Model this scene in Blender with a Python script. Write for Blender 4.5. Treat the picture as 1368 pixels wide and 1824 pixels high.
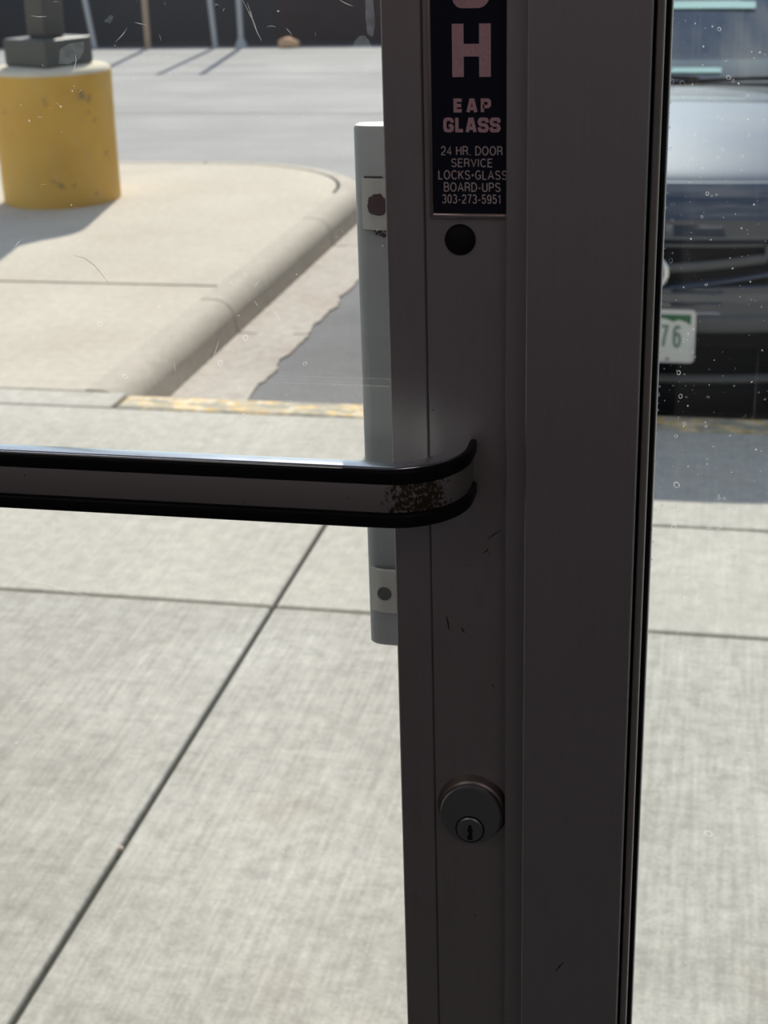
import bpy, bmesh, math, random
from mathutils import Vector, Matrix, noise

# ------------------------------------------------------------------ reset
for o in list(bpy.data.objects):
    bpy.data.objects.remove(o, do_unlink=True)
scene = bpy.context.scene
COL = scene.collection
random.seed(7)

# ------------------------------------------------------------------ camera
RT = Vector((0.97870, 0.20330, -0.02740))
DN = Vector((0.05120, -0.37150, -0.92700))
FW = Vector((-0.19870, 0.90590, -0.37400))
cam_d = bpy.data.cameras.new('camera')
cam = bpy.data.objects.new('camera', cam_d)
COL.objects.link(cam)
m3 = Matrix((RT, -DN, -FW)).transposed()
m3 = m3.to_quaternion().to_matrix()
cam.matrix_world = Matrix.Translation((0, -0.65, 1.5)) @ m3.to_4x4()
cam_d.sensor_fit = 'VERTICAL'
cam_d.sensor_height = 36.0
cam_d.lens = 36.0 * 2740.0 / 1824.0
cam_d.clip_start = 0.02
cam_d.clip_end = 400
cam_d.dof.use_dof = True
cam_d.dof.focus_distance = 0.71
cam_d.dof.aperture_fstop = 23.0
scene.camera = cam

# ------------------------------------------------------------------ sky, sun, exposure
SUN_EL = math.atan(1 / 1.2)
SUN_DIR = Vector((-0.148 * math.cos(SUN_EL), 0.989 * math.cos(SUN_EL), math.sin(SUN_EL)))
world = bpy.data.worlds.new('world')
scene.world = world
world.use_nodes = True
wn = world.node_tree.nodes
wl = world.node_tree.links
wn.clear()
w_out = wn.new('ShaderNodeOutputWorld')
w_bg = wn.new('ShaderNodeBackground')
w_sky = wn.new('ShaderNodeTexSky')
w_sky.sky_type = 'NISHITA'
w_sky.sun_disc = False
w_sky.sun_elevation = SUN_EL
w_sky.sun_rotation = math.radians(-8.5)
w_sky.air_density = 1.15
w_sky.dust_density = 0.35
w_tc = wn.new('ShaderNodeTexCoord')
w_map = wn.new('ShaderNodeMapping')
w_map.inputs['Scale'].default_value = (1.6, 1.6, 4.0)
w_noise = wn.new('ShaderNodeTexNoise')
w_noise.inputs['Scale'].default_value = 2.2
w_noise.inputs['Detail'].default_value = 7
w_noise.inputs['Roughness'].default_value = 0.58
w_ramp = wn.new('ShaderNodeValToRGB')
w_ramp.color_ramp.elements[0].position = 0.44
w_ramp.color_ramp.elements[1].position = 0.66
w_mix = wn.new('ShaderNodeMixRGB')
w_mix.inputs[2].default_value = (8.0, 8.0, 8.1, 1)
wl.new(w_tc.outputs['Generated'], w_map.inputs[0])
wl.new(w_map.outputs[0], w_noise.inputs['Vector'])
wl.new(w_noise.outputs['Fac'], w_ramp.inputs[0])
w_dim = wn.new('ShaderNodeMath')
w_dim.operation = 'MULTIPLY'
w_dim.inputs[1].default_value = 0.65
wl.new(w_ramp.outputs[0], w_dim.inputs[0])
wl.new(w_dim.outputs[0], w_mix.inputs[0])
wl.new(w_sky.outputs[0], w_mix.inputs[1])
wl.new(w_mix.outputs[0], w_bg.inputs[0])
w_bg.inputs[1].default_value = 0.13
wl.new(w_bg.outputs[0], w_out.inputs[0])

sun_d = bpy.data.lights.new('sun', 'SUN')
sun_d.energy = 4.3
sun_d.angle = math.radians(0.7)
sun_d.color = (1.0, 0.945, 0.86)
sun = bpy.data.objects.new('sun', sun_d)
COL.objects.link(sun)
sun.rotation_euler = SUN_DIR.to_track_quat('Z', 'Y').to_euler()
sun.location = (0, 10, 12)

vs = scene.view_settings
vs.view_transform = 'Standard'
vs.look = 'None'
vs.exposure = 0.13
vs.gamma = 1.0
vs.use_curve_mapping = False


# ------------------------------------------------------------------ materials
def new_mat(name):
    m = bpy.data.materials.new(name)
    m.use_nodes = True
    nt = m.node_tree
    b = nt.nodes['Principled BSDF']
    return m, nt, b


def nd(nt, t, **kw):
    n = nt.nodes.new(t)
    for k, v in kw.items():
        setattr(n, k, v)
    return n


def ramp(nt, src, p0, p1, c0=(0, 0, 0, 1), c1=(1, 1, 1, 1)):
    r = nd(nt, 'ShaderNodeValToRGB')
    r.color_ramp.elements[0].position = p0
    r.color_ramp.elements[1].position = p1
    r.color_ramp.elements[0].color = c0
    r.color_ramp.elements[1].color = c1
    nt.links.new(src, r.inputs[0])
    return r.outputs[0]


def pos_noise(nt, scale=(1, 1, 1), s=5.0, detail=5, rough=0.55, obj=False):
    if obj:
        src = nd(nt, 'ShaderNodeTexCoord').outputs['Object']
    else:
        src = nd(nt, 'ShaderNodeNewGeometry').outputs['Position']
    mp = nd(nt, 'ShaderNodeMapping')
    mp.inputs['Scale'].default_value = scale
    nt.links.new(src, mp.inputs[0])
    n = nd(nt, 'ShaderNodeTexNoise')
    n.inputs['Scale'].default_value = s
    n.inputs['Detail'].default_value = detail
    n.inputs['Roughness'].default_value = rough
    nt.links.new(mp.outputs[0], n.inputs['Vector'])
    return n.outputs['Fac']


def mix(nt, fac, a, b, mode='MIX'):
    n = nd(nt, 'ShaderNodeMixRGB', blend_type=mode)
    for i, v in ((0, fac), (1, a), (2, b)):
        if hasattr(v, 'links') or hasattr(v, 'is_linked'):
            nt.links.new(v, n.inputs[i])
        elif i == 0:
            n.inputs[0].default_value = v
        else:
            n.inputs[i].default_value = (*v, 1) if len(v) == 3 else v
    return n.outputs[0]


def bump(nt, b, h, strength, dist=0.002):
    n = nd(nt, 'ShaderNodeBump')
    n.inputs['Strength'].default_value = strength
    n.inputs['Distance'].default_value = dist
    nt.links.new(h, n.inputs['Height'])
    nt.links.new(n.outputs[0], b.inputs['Normal'])


def plain(name, col, rough=0.5, metal=0.0, var=0.12, s=30.0, spec=0.5, coat=0.0):
    m, nt, b = new_mat(name)
    f = pos_noise(nt, s=s, obj=True)
    c = mix(nt, f, [x * (1 - var) for x in col], [min(1, x * (1 + var)) for x in col])
    nt.links.new(c, b.inputs['Base Color'])
    b.inputs['Roughness'].default_value = rough
    b.inputs['Metallic'].default_value = metal
    b.inputs['Specular IOR Level'].default_value = spec
    b.inputs['Coat Weight'].default_value = coat
    b.inputs['Coat Roughness'].default_value = 0.04
    return m


def concrete(name, c0, c1, broom=1.0, stain=0.25, warm=(0.46, 0.36, 0.26), mot=0.55):
    m, nt, b = new_mat(name)
    big = pos_noise(nt, s=1.7, detail=6, rough=0.6)
    med = pos_noise(nt, s=24, detail=8, rough=0.72)
    fine = pos_noise(nt, s=150, detail=3)
    st = pos_noise(nt, scale=(95, 4.5, 1), s=1.0, detail=4, rough=0.6)
    st2 = pos_noise(nt, scale=(7, 60, 1), s=1.0, detail=3, rough=0.6)
    c = mix(nt, ramp(nt, big, 0.32, 0.68), c0, c1)
    c = mix(nt, mot, c, ramp(nt, med, 0.28, 0.72, (0.5, 0.5, 0.5, 1), (1.3, 1.3, 1.3, 1)), 'MULTIPLY')
    c = mix(nt, 0.5 * broom, c, ramp(nt, st, 0.3, 0.7, (0.72, 0.72, 0.71, 1), (1.22, 1.22, 1.22, 1)), 'MULTIPLY')
    c = mix(nt, 0.22 * broom, c, ramp(nt, st2, 0.3, 0.7, (0.72, 0.72, 0.7, 1), (1.2, 1.2, 1.2, 1)), 'MULTIPLY')
    c = mix(nt, 0.45, c, ramp(nt, fine, 0.3, 0.7, (0.7, 0.7, 0.7, 1), (1.25, 1.25, 1.25, 1)), 'MULTIPLY')
    sn = pos_noise(nt, scale=(1, 1, 1), s=2.3, detail=4)
    sm = mix(nt, ramp(nt, sn, 0.56, 0.75), (0, 0, 0), (stain, stain, stain))
    c = mix(nt, sm, c, warm)
    nt.links.new(c, b.inputs['Base Color'])
    b.inputs['Roughness'].default_value = 0.85
    b.inputs['Specular IOR Level'].default_value = 0.3
    hh = mix(nt, 0.5, st, fine)
    bump(nt, b, hh, 0.35 * max(broom, 0.5), 0.002)
    return m


def asphalt(name, c0, c1):
    m, nt, b = new_mat(name)
    big = pos_noise(nt, s=0.9, detail=5)
    agg = pos_noise(nt, s=110, detail=3)
    st = pos_noise(nt, scale=(0.5, 3, 1), s=1.2, detail=4)
    c = mix(nt, ramp(nt, big, 0.3, 0.7), c0, c1)
    c = mix(nt, 0.5, c, ramp(nt, agg, 0.3, 0.7, (0.6, 0.6, 0.6, 1), (1.35, 1.35, 1.35, 1)), 'MULTIPLY')
    c = mix(nt, 0.35, c, ramp(nt, st, 0.3, 0.7, (0.75, 0.75, 0.75, 1), (1.15, 1.15, 1.15, 1)), 'MULTIPLY')
    nt.links.new(c, b.inputs['Base Color'])
    b.inputs['Roughness'].default_value = 0.8
    b.inputs['Specular IOR Level'].default_value = 0.15
    bump(nt, b, agg, 0.4, 0.004)
    return m


def aluminium(name, col, rough=0.4, metal=0.75, speck=0.6, grime=0.25):
    m, nt, b = new_mat(name)
    grain = pos_noise(nt, scale=(1, 1, 0.02), s=900, detail=2)
    spk = pos_noise(nt, s=260, detail=2, rough=0.5)
    spk2 = pos_noise(nt, scale=(1, 1, 0.5), s=38, detail=5, rough=0.7)
    c = mix(nt, grain, [x * 0.93 for x in col], [x * 1.07 for x in col])
    c = mix(nt, mix(nt, ramp(nt, spk2, 0.52, 0.8), (0, 0, 0), (grime,) * 3), c, [x * 0.45 for x in col])
    c = mix(nt, mix(nt, ramp(nt, spk, 0.765, 0.79), (0, 0, 0), (speck,) * 3), c, (0.02, 0.018, 0.016))
    nt.links.new(c, b.inputs['Base Color'])
    b.inputs['Metallic'].default_value = metal
    rr = nd(nt, 'ShaderNodeMapRange')
    rr.inputs[3].default_value = rough - 0.05
    rr.inputs[4].default_value = rough + 0.09
    nt.links.new(spk2, rr.inputs[0])
    nt.links.new(rr.outputs[0], b.inputs['Roughness'])
    return m


def pane_mat(name, tint, dust=0.05, streak=0.0, ior=1.45):
    """thin window glass: see-through with Fresnel reflection and a dust film"""
    m = bpy.data.materials.new(name)
    m.use_nodes = True
    nt = m.node_tree
    nt.nodes.clear()
    out = nd(nt, 'ShaderNodeOutputMaterial')
    tr = nd(nt, 'ShaderNodeBsdfTransparent')
    tr.inputs[0].default_value = (*tint, 1)
    gl = nd(nt, 'ShaderNodeBsdfGlossy')
    gl.inputs['Roughness'].default_value = 0.0
    gl.inputs[0].default_value = (0.95, 0.97, 0.96, 1)
    fr = nd(nt, 'ShaderNodeFresnel')
    bf = nd(nt, 'ShaderNodeMapRange')          # same reflectance seen from either face of the pane
    bf.inputs[3].default_value = ior
    bf.inputs[4].default_value = 1 / ior
    nt.links.new(nd(nt, 'ShaderNodeNewGeometry').outputs['Backfacing'], bf.inputs[0])
    nt.links.new(bf.outputs[0], fr.inputs[0])
    mx = nd(nt, 'ShaderNodeMixShader')
    nt.links.new(fr.outputs[0], mx.inputs[0])
    nt.links.new(tr.outputs[0], mx.inputs[1])
    nt.links.new(gl.outputs[0], mx.inputs[2])
    du = nd(nt, 'ShaderNodeBsdfTranslucent')
    du.inputs[0].default_value = (0.8, 0.8, 0.8, 1)
    a = pos_noise(nt, s=5, detail=5)
    bq = pos_noise(nt, scale=(1, 1, 1), s=420, detail=2)
    fac = mix(nt, ramp(nt, a, 0.35, 0.75), (dust * 0.3,) * 3, (dust,) * 3)
    sp = mix(nt, ramp(nt, bq, 0.75, 0.80), (0, 0, 0), (0.25, 0.25, 0.25))
    fac = mix(nt, 1.0, fac, sp, 'ADD')
    if streak:
        vs_ = pos_noise(nt, scale=(1, 1, 0.01), s=420, detail=3)
        wide = pos_noise(nt, scale=(1, 1, 0.2), s=40, detail=2)
        sk = mix(nt, ramp(nt, wide, 0.5, 0.75), (0, 0, 0), mix(nt, ramp(nt, vs_, 0.5, 0.75), (0, 0, 0), (streak,) * 3))
        fac = mix(nt, 1.0, fac, sk, 'ADD')
    mx2 = nd(nt, 'ShaderNodeMixShader')
    nt.links.new(fac, mx2.inputs[0])
    nt.links.new(mx.outputs[0], mx2.inputs[1])
    nt.links.new(du.outputs[0], mx2.inputs[2])
    nt.links.new(mx2.outputs[0], out.inputs[0])
    return m


def film_mat(name, alpha, col=(0.9, 0.9, 0.9)):
    """a milky residue on glass, lit from behind"""
    m = bpy.data.materials.new(name)
    m.use_nodes = True
    nt = m.node_tree
    nt.nodes.clear()
    out = nd(nt, 'ShaderNodeOutputMaterial')
    tr = nd(nt, 'ShaderNodeBsdfTransparent')
    du = nd(nt, 'ShaderNodeBsdfTranslucent')
    du.inputs[0].default_value = (*col, 1)
    di = nd(nt, 'ShaderNodeBsdfDiffuse')
    di.inputs[0].default_value = (*col, 1)
    ad = nd(nt, 'ShaderNodeMixShader')
    ad.inputs[0].default_value = 0.3
    nt.links.new(du.outputs[0], ad.inputs[1])
    nt.links.new(di.outputs[0], ad.inputs[2])
    mx = nd(nt, 'ShaderNodeMixShader')
    n = pos_noise(nt, s=300, detail=4)
    f = mix(nt, ramp(nt, n, 0.3, 0.7), (alpha * 0.35,) * 3, (alpha,) * 3)
    nt.links.new(f, mx.inputs[0])
    nt.links.new(tr.outputs[0], mx.inputs[1])
    nt.links.new(ad.outputs[0], mx.inputs[2])
    nt.links.new(mx.outputs[0], out.inputs[0])
    return m


M = {}
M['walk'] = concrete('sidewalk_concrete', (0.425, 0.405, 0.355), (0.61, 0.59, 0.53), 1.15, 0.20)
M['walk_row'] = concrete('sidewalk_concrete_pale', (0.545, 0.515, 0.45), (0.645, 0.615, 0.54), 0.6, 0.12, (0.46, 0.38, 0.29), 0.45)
M['island'] = concrete('island_concrete', (0.60, 0.54, 0.44), (0.68, 0.62, 0.51), 0.12, 0.22, (0.52, 0.40, 0.29), 0.36)
M['kerb'] = concrete('kerb_concrete', (0.53, 0.48, 0.40), (0.62, 0.56, 0.47), 0.1, 0.35, (0.36, 0.3, 0.24), 0.35)
M['pan'] = concrete('gutter_concrete', (0.52, 0.47, 0.41), (0.60, 0.54, 0.47), 0.1, 0.45, (0.42, 0.30, 0.22))
M['joint'] = plain('joint_dirt', (0.055, 0.055, 0.042), 0.95, var=0.4, s=60)
M['road'] = asphalt('worn_road_asphalt', (0.36, 0.352, 0.335), (0.45, 0.44, 0.415))
M['lot'] = asphalt('parking_asphalt', (0.17, 0.17, 0.175), (0.25, 0.25, 0.25))
M['seam'] = plain('tar_seam', (0.22, 0.22, 0.22), 0.8, var=0.3, s=3)
M['shade_ground'] = plain('shade_toned_ground', (0.016, 0.016, 0.02), 0.95, var=0.6, s=3)  # shade on the far ground put into this near-black colour
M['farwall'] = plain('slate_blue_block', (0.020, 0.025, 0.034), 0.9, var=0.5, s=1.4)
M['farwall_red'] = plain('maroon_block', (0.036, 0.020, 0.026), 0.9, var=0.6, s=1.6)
M['post'] = plain('galvanised_post', (0.42, 0.43, 0.45), 0.5, 0.4)
M['post_brown'] = plain('rusty_post', (0.42, 0.30, 0.20), 0.8)
M['rock'] = plain('tan_rock', (0.62, 0.38, 0.22), 0.9, var=0.4, s=20)
M['pebble'] = plain('pink_pebble', (0.75, 0.58, 0.48), 0.7)
M['alu'] = aluminium('anodised_aluminium', (0.40, 0.375, 0.375))
M['alu_jamb'] = aluminium('anodised_aluminium_frame', (0.40, 0.38, 0.385), speck=0.15, grime=0.1)
M['alu_bright'] = aluminium('brushed_bar_aluminium', (0.54, 0.57, 0.60), 0.17, 0.9, speck=0.5)
M['rubber'] = plain('black_rubber', (0.010, 0.010, 0.011), 0.6, var=0.3, spec=0.2)
M['vinyl'] = plain('black_vinyl', (0.008, 0.008, 0.009), 0.4, var=0.2, spec=0.12)
M['black'] = plain('black_hole', (0.003, 0.003, 0.003), 0.9)
M['bead'] = aluminium('glazing_bead', (0.36, 0.34, 0.31), 0.5, 0.6, speck=0.2)
M['paint_grey'] = aluminium('grey_painted_pull', (0.35, 0.37, 0.38), 0.42, 0.1, speck=0.25, grime=0.12)
M['paint_tab'] = aluminium('pale_painted_clamp', (0.52, 0.51, 0.49), 0.4, 0.1, speck=0.3, grime=0.1)
M['rust'] = plain('maroon_rust', (0.055, 0.018, 0.028), 0.8, var=0.4, s=400)
M['steel'] = plain('dull_steel', (0.13, 0.13, 0.13), 0.5, 0.5, var=0.5, s=500)
M['scuff'] = plain('grey_scuff', (0.05, 0.045, 0.042), 0.8)
M['cyl'] = aluminium('worn_lock_metal', (0.30, 0.31, 0.32), 0.35, 0.85, speck=0.3)
M['cyl_ring'] = aluminium('lock_collar_metal', (0.30, 0.26, 0.23), 0.35, 0.85, speck=0.3)
M['navy'] = plain('navy_sign_plate', (0.006, 0.009, 0.022), 0.45, var=0.1, spec=0.25)
M['pink'] = plain('pink_foil', (0.72, 0.44, 0.48), 0.55, var=0.25, s=700)
M['pale'] = plain('pale_print', (0.60, 0.50, 0.48), 0.55, var=0.15, s=700)
M['chrome'] = plain('sign_edge_metal', (0.62, 0.52, 0.50), 0.25, 0.9)
M['pane'] = pane_mat('door_glass', (0.95, 0.955, 0.945), 0.008)
M['pane_side'] = pane_mat('sidelight_glass', (0.94, 0.955, 0.95), 0.005, 0.03)
M['film'] = film_mat('milky_smear', 0.08, (0.8, 0.88, 0.95))
M['scratch'] = film_mat('glass_scratch', 0.5)
M['drop'] = film_mat('dried_water_mark', 0.55)
M['plaster'] = plain('interior_plaster', (0.46, 0.42, 0.43), 0.9, var=0.05)
M['ceil'] = plain('ceiling_tile', (0.5, 0.48, 0.47), 0.9, var=0.05)
M['mat'] = plain('dark_floor_tile', (0.018, 0.018, 0.019), 0.7, var=0.3, s=3)
M['stucco'] = plain('tan_stucco', (0.30, 0.265, 0.22), 0.9, var=0.1, s=8)


def bollard_paint():
    m, nt, b = new_mat('chipped_yellow_paint')
    a = pos_noise(nt, s=4, detail=5)
    c = mix(nt, ramp(nt, a, 0.3, 0.7), (0.60, 0.33, 0.035), (0.70, 0.41, 0.06))
    v = pos_noise(nt, s=13, detail=3, rough=0.5)
    c = mix(nt, ramp(nt, v, 0.63, 0.74), c, (0.24, 0.17, 0.07))
    g = pos_noise(nt, scale=(1, 1, 0.25), s=9, detail=5)
    c = mix(nt, mix(nt, ramp(nt, g, 0.5, 0.8), (0, 0, 0), (0.35,) * 3), c, (0.55, 0.42, 0.2))
    nt.links.new(c, b.inputs['Base Color'])
    b.inputs['Roughness'].default_value = 0.6
    return m


M['yellow'] = bollard_paint()
M['cap_conc'] = plain('cream_bollard_top', (0.74, 0.66, 0.5), 0.9, var=0.2, s=12)  # cream top, paler than the yellow drum below
M['pole'] = plain('bronze_pole_paint', (0.055, 0.052, 0.045), 0.45, var=0.15)
M['cover'] = plain('dark_base_cover', (0.06, 0.065, 0.058), 0.5, var=0.15)


def worn_yellow():
    m, nt, b = new_mat('worn_yellow_kerb_paint')
    a = pos_noise(nt, scale=(1, 2.2, 1), s=9, detail=6, rough=0.65)
    n2 = pos_noise(nt, s=28, detail=5)
    base = mix(nt, n2, (0.36, 0.34, 0.26), (0.52, 0.48, 0.38))
    pale = mix(nt, ramp(nt, n2, 0.42, 0.62), (0.90, 0.60, 0.22), (0.95, 0.83, 0.62))
    c = mix(nt, ramp(nt, a, 0.46, 0.56), base, pale)
    d = pos_noise(nt, scale=(1, 3, 1), s=6, detail=4)
    c = mix(nt, mix(nt, ramp(nt, d, 0.6, 0.7), (0, 0, 0), (0.7,) * 3), c, (0.16, 0.16, 0.11))
    nt.links.new(c, b.inputs['Base Color'])
    b.inputs['Roughness'].default_value = 0.85
    bump(nt, b, n2, 0.4, 0.004)
    return m


M['kerb_yellow'] = worn_yellow()


def bar_worn():
    """grey face of the push bar, its finish rubbed through to brown at the bend"""
    m, nt, b = new_mat('rubbed_bar_face')
    geo = nd(nt, 'ShaderNodeNewGeometry').outputs['Position']
    sep = nd(nt, 'ShaderNodeSeparateXYZ')
    nt.links.new(geo, sep.inputs[0])
    mr = nd(nt, 'ShaderNodeMapRange', interpolation_type='SMOOTHSTEP')
    mr.inputs[1].default_value = -0.145
    mr.inputs[2].default_value = -0.122
    nt.links.new(sep.outputs[0], mr.inputs[0])
    mr2 = nd(nt, 'ShaderNodeMapRange', interpolation_type='SMOOTHSTEP')
    mr2.inputs[1].default_value = -0.100
    mr2.inputs[2].default_value = -0.113
    nt.links.new(sep.outputs[0], mr2.inputs[0])
    mm = nd(nt, 'ShaderNodeMath', operation='MULTIPLY')
    nt.links.new(mr.outputs[0], mm.inputs[0])
    nt.links.new(mr2.outputs[0], mm.inputs[1])
    n = pos_noise(nt, s=520, detail=6, rough=0.7)
    ad = nd(nt, 'ShaderNodeMath', operation='MULTIPLY_ADD')
    nt.links.new(mm.outputs[0], ad.inputs[0])
    ad.inputs[1].default_value = 0.30
    nt.links.new(n, ad.inputs[2])
    wear = ramp(nt, ad.outputs[0], 0.70, 0.78)
    c = mix(nt, wear, (0.30, 0.28, 0.275), (0.05, 0.038, 0.02))
    spk = pos_noise(nt, s=330, detail=2)
    c = mix(nt, ramp(nt, spk, 0.75, 0.77), c, (0.02, 0.018, 0.015))
    nt.links.new(c, b.inputs['Base Color'])
    b.inputs['Metallic'].default_value = 0.5
    b.inputs['Roughness'].default_value = 0.45
    bump(nt, b, wear, 0.3, 0.0004)
    return m


M['bar_face'] = bar_worn()


# ------------------------------------------------------------------ mesh helpers
def obj(name, bm, mat, parent=None, smooth=False, angle=None):
    me = bpy.data.meshes.new(name)
    bm.normal_update()
    bm.to_mesh(me)
    bm.free()
    me.materials.append(mat)
    if smooth:
        for p in me.polygons:
            p.use_smooth = True
        me.set_sharp_from_angle(angle=math.radians(angle or 40))
    o = bpy.data.objects.new(name, me)
    COL.objects.link(o)
    if parent is not None:
        o.parent = parent
    return o


def add_box(bm, x0, x1, y0, y1, z0, z1, bev=0.0, seg=1):
    vs_ = [bm.verts.new(p) for p in ((x0, y0, z0), (x1, y0, z0), (x1, y1, z0), (x0, y1, z0),
                                     (x0, y0, z1), (x1, y0, z1), (x1, y1, z1), (x0, y1, z1))]
    fs = [bm.faces.new([vs_[i] for i in f]) for f in ((3, 2, 1, 0), (4, 5, 6, 7), (0, 1, 5, 4), (1, 2, 6, 5), (2, 3, 7, 6), (3, 0, 4, 7))]
    if bev > 0:
        es = list({e for f in fs for e in f.edges})
        bmesh.ops.bevel(bm, geom=es, offset=bev, segments=seg, affect='EDGES', profile=0.5)
    return vs_


def box(name, x0, x1, y0, y1, z0, z1, mat, parent=None, bev=0.0, seg=1):
    bm = bmesh.new()
    add_box(bm, x0, x1, y0, y1, z0, z1, bev, seg)
    return obj(name, bm, mat, parent)


def tag(o, label=None, cat=None, group=None, kind=None):
    if label:
        o['label'] = label
    if cat:
        o['category'] = cat
    if group:
        o['group'] = group
    if kind:
        o['kind'] = kind
    return o


def empty(name, loc=(0, 0, 0)):
    o = bpy.data.objects.new(name, None)
    o.location = loc
    o.empty_display_size = 0.1
    COL.objects.link(o)
    return o


def keep(o, parent):
    """parent without moving: parents here are Empties with pure translation"""
    o.parent = parent
    o.matrix_parent_inverse = Matrix.Translation(parent.location).inverted()
    return o


def lathe(bm, prof, axis='Z', seg=32, center=(0, 0, 0), sx=1.0, sz=1.0):
    """prof: list of (radius, height). axis Z, or Y with height measured along -Y"""
    rings = []
    for r, hh in prof:
        ring = []
        for i in range(seg):
            a = 2 * math.pi * i / seg
            c, s = math.cos(a) * r, math.sin(a) * r
            if axis == 'Z':
                p = (center[0] + c, center[1] + s, center[2] + hh)
            else:
                p = (center[0] + c * sx, center[1] - hh, center[2] + s * sz)
            ring.append(bm.verts.new(p))
        rings.append(ring)
    for a, b in zip(rings, rings[1:]):
        for i in range(seg):
            j = (i + 1) % seg
            bm.faces.new((a[i], a[j], b[j], b[i]))
    bm.faces.new(rings[-1])
    bm.faces.new(list(reversed(rings[0])))
    return rings


def sweep(bm, prof, path, closed_prof=True):
    """prof: (offset along local outward normal n, height z); path: list of (point(x,y), normal(x,y), z)"""
    rows = []
    for (px, py), (nx, ny), pz in path:
        rows.append([bm.verts.new((px + nx * o, py + ny * o, pz + z)) for o, z in prof])
    k = len(prof)
    for a, b in zip(rows, rows[1:]):
        for i in range(k if closed_prof else k - 1):
            j = (i + 1) % k
            bm.faces.new((a[i], a[j], b[j], b[i]))
    if closed_prof:
        bm.faces.new(rows[0][::-1])
        bm.faces.new(rows[-1])
    bmesh.ops.recalc_face_normals(bm, faces=bm.faces[:])


def text_mesh(name, s, x0, x1, z0, z1, y, mat, parent, thick=0.0002, weight=0.0, spacing=1.0):
    cu = bpy.data.curves.new(name, 'FONT')
    cu.body = s
    cu.size = 1.0
    cu.offset = weight
    cu.space_character = spacing
    cu.extrude = 0.01
    cu.resolution_u = 4
    t = bpy.data.objects.new(name, cu)
    COL.objects.link(t)
    dg = bpy.context.evaluated_depsgraph_get()
    me = bpy.data.meshes.new_from_object(t.evaluated_get(dg))
    bpy.data.objects.remove(t, do_unlink=True)
    xs = [v.co.x for v in me.vertices]
    ys = [v.co.y for v in me.vertices]
    ax, bx, ay, by = min(xs), max(xs), min(ys), max(ys)
    for v in me.vertices:
        u = (v.co.x - ax) / (bx - ax)
        w = (v.co.y - ay) / (by - ay)
        d = thick if v.co.z > 0 else 0.0
        v.co = Vector((x0 + u * (x1 - x0), y - d, z0 + w * (z1 - z0)))
    me.materials.clear()
    me.materials.append(mat)
    o = bpy.data.objects.new(name, me)
    COL.objects.link(o)
    if parent is not None:
        keep(o, parent)
    return o


# ------------------------------------------------------------------ stroke lettering
def _arc(cx, cy, rx, ry, a0, a1, n=10):
    return [(cx + rx * math.cos(math.radians(a0 + (a1 - a0) * k / n)), cy + ry * math.sin(math.radians(a0 + (a1 - a0) * k / n))) for k in range(n + 1)]


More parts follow.
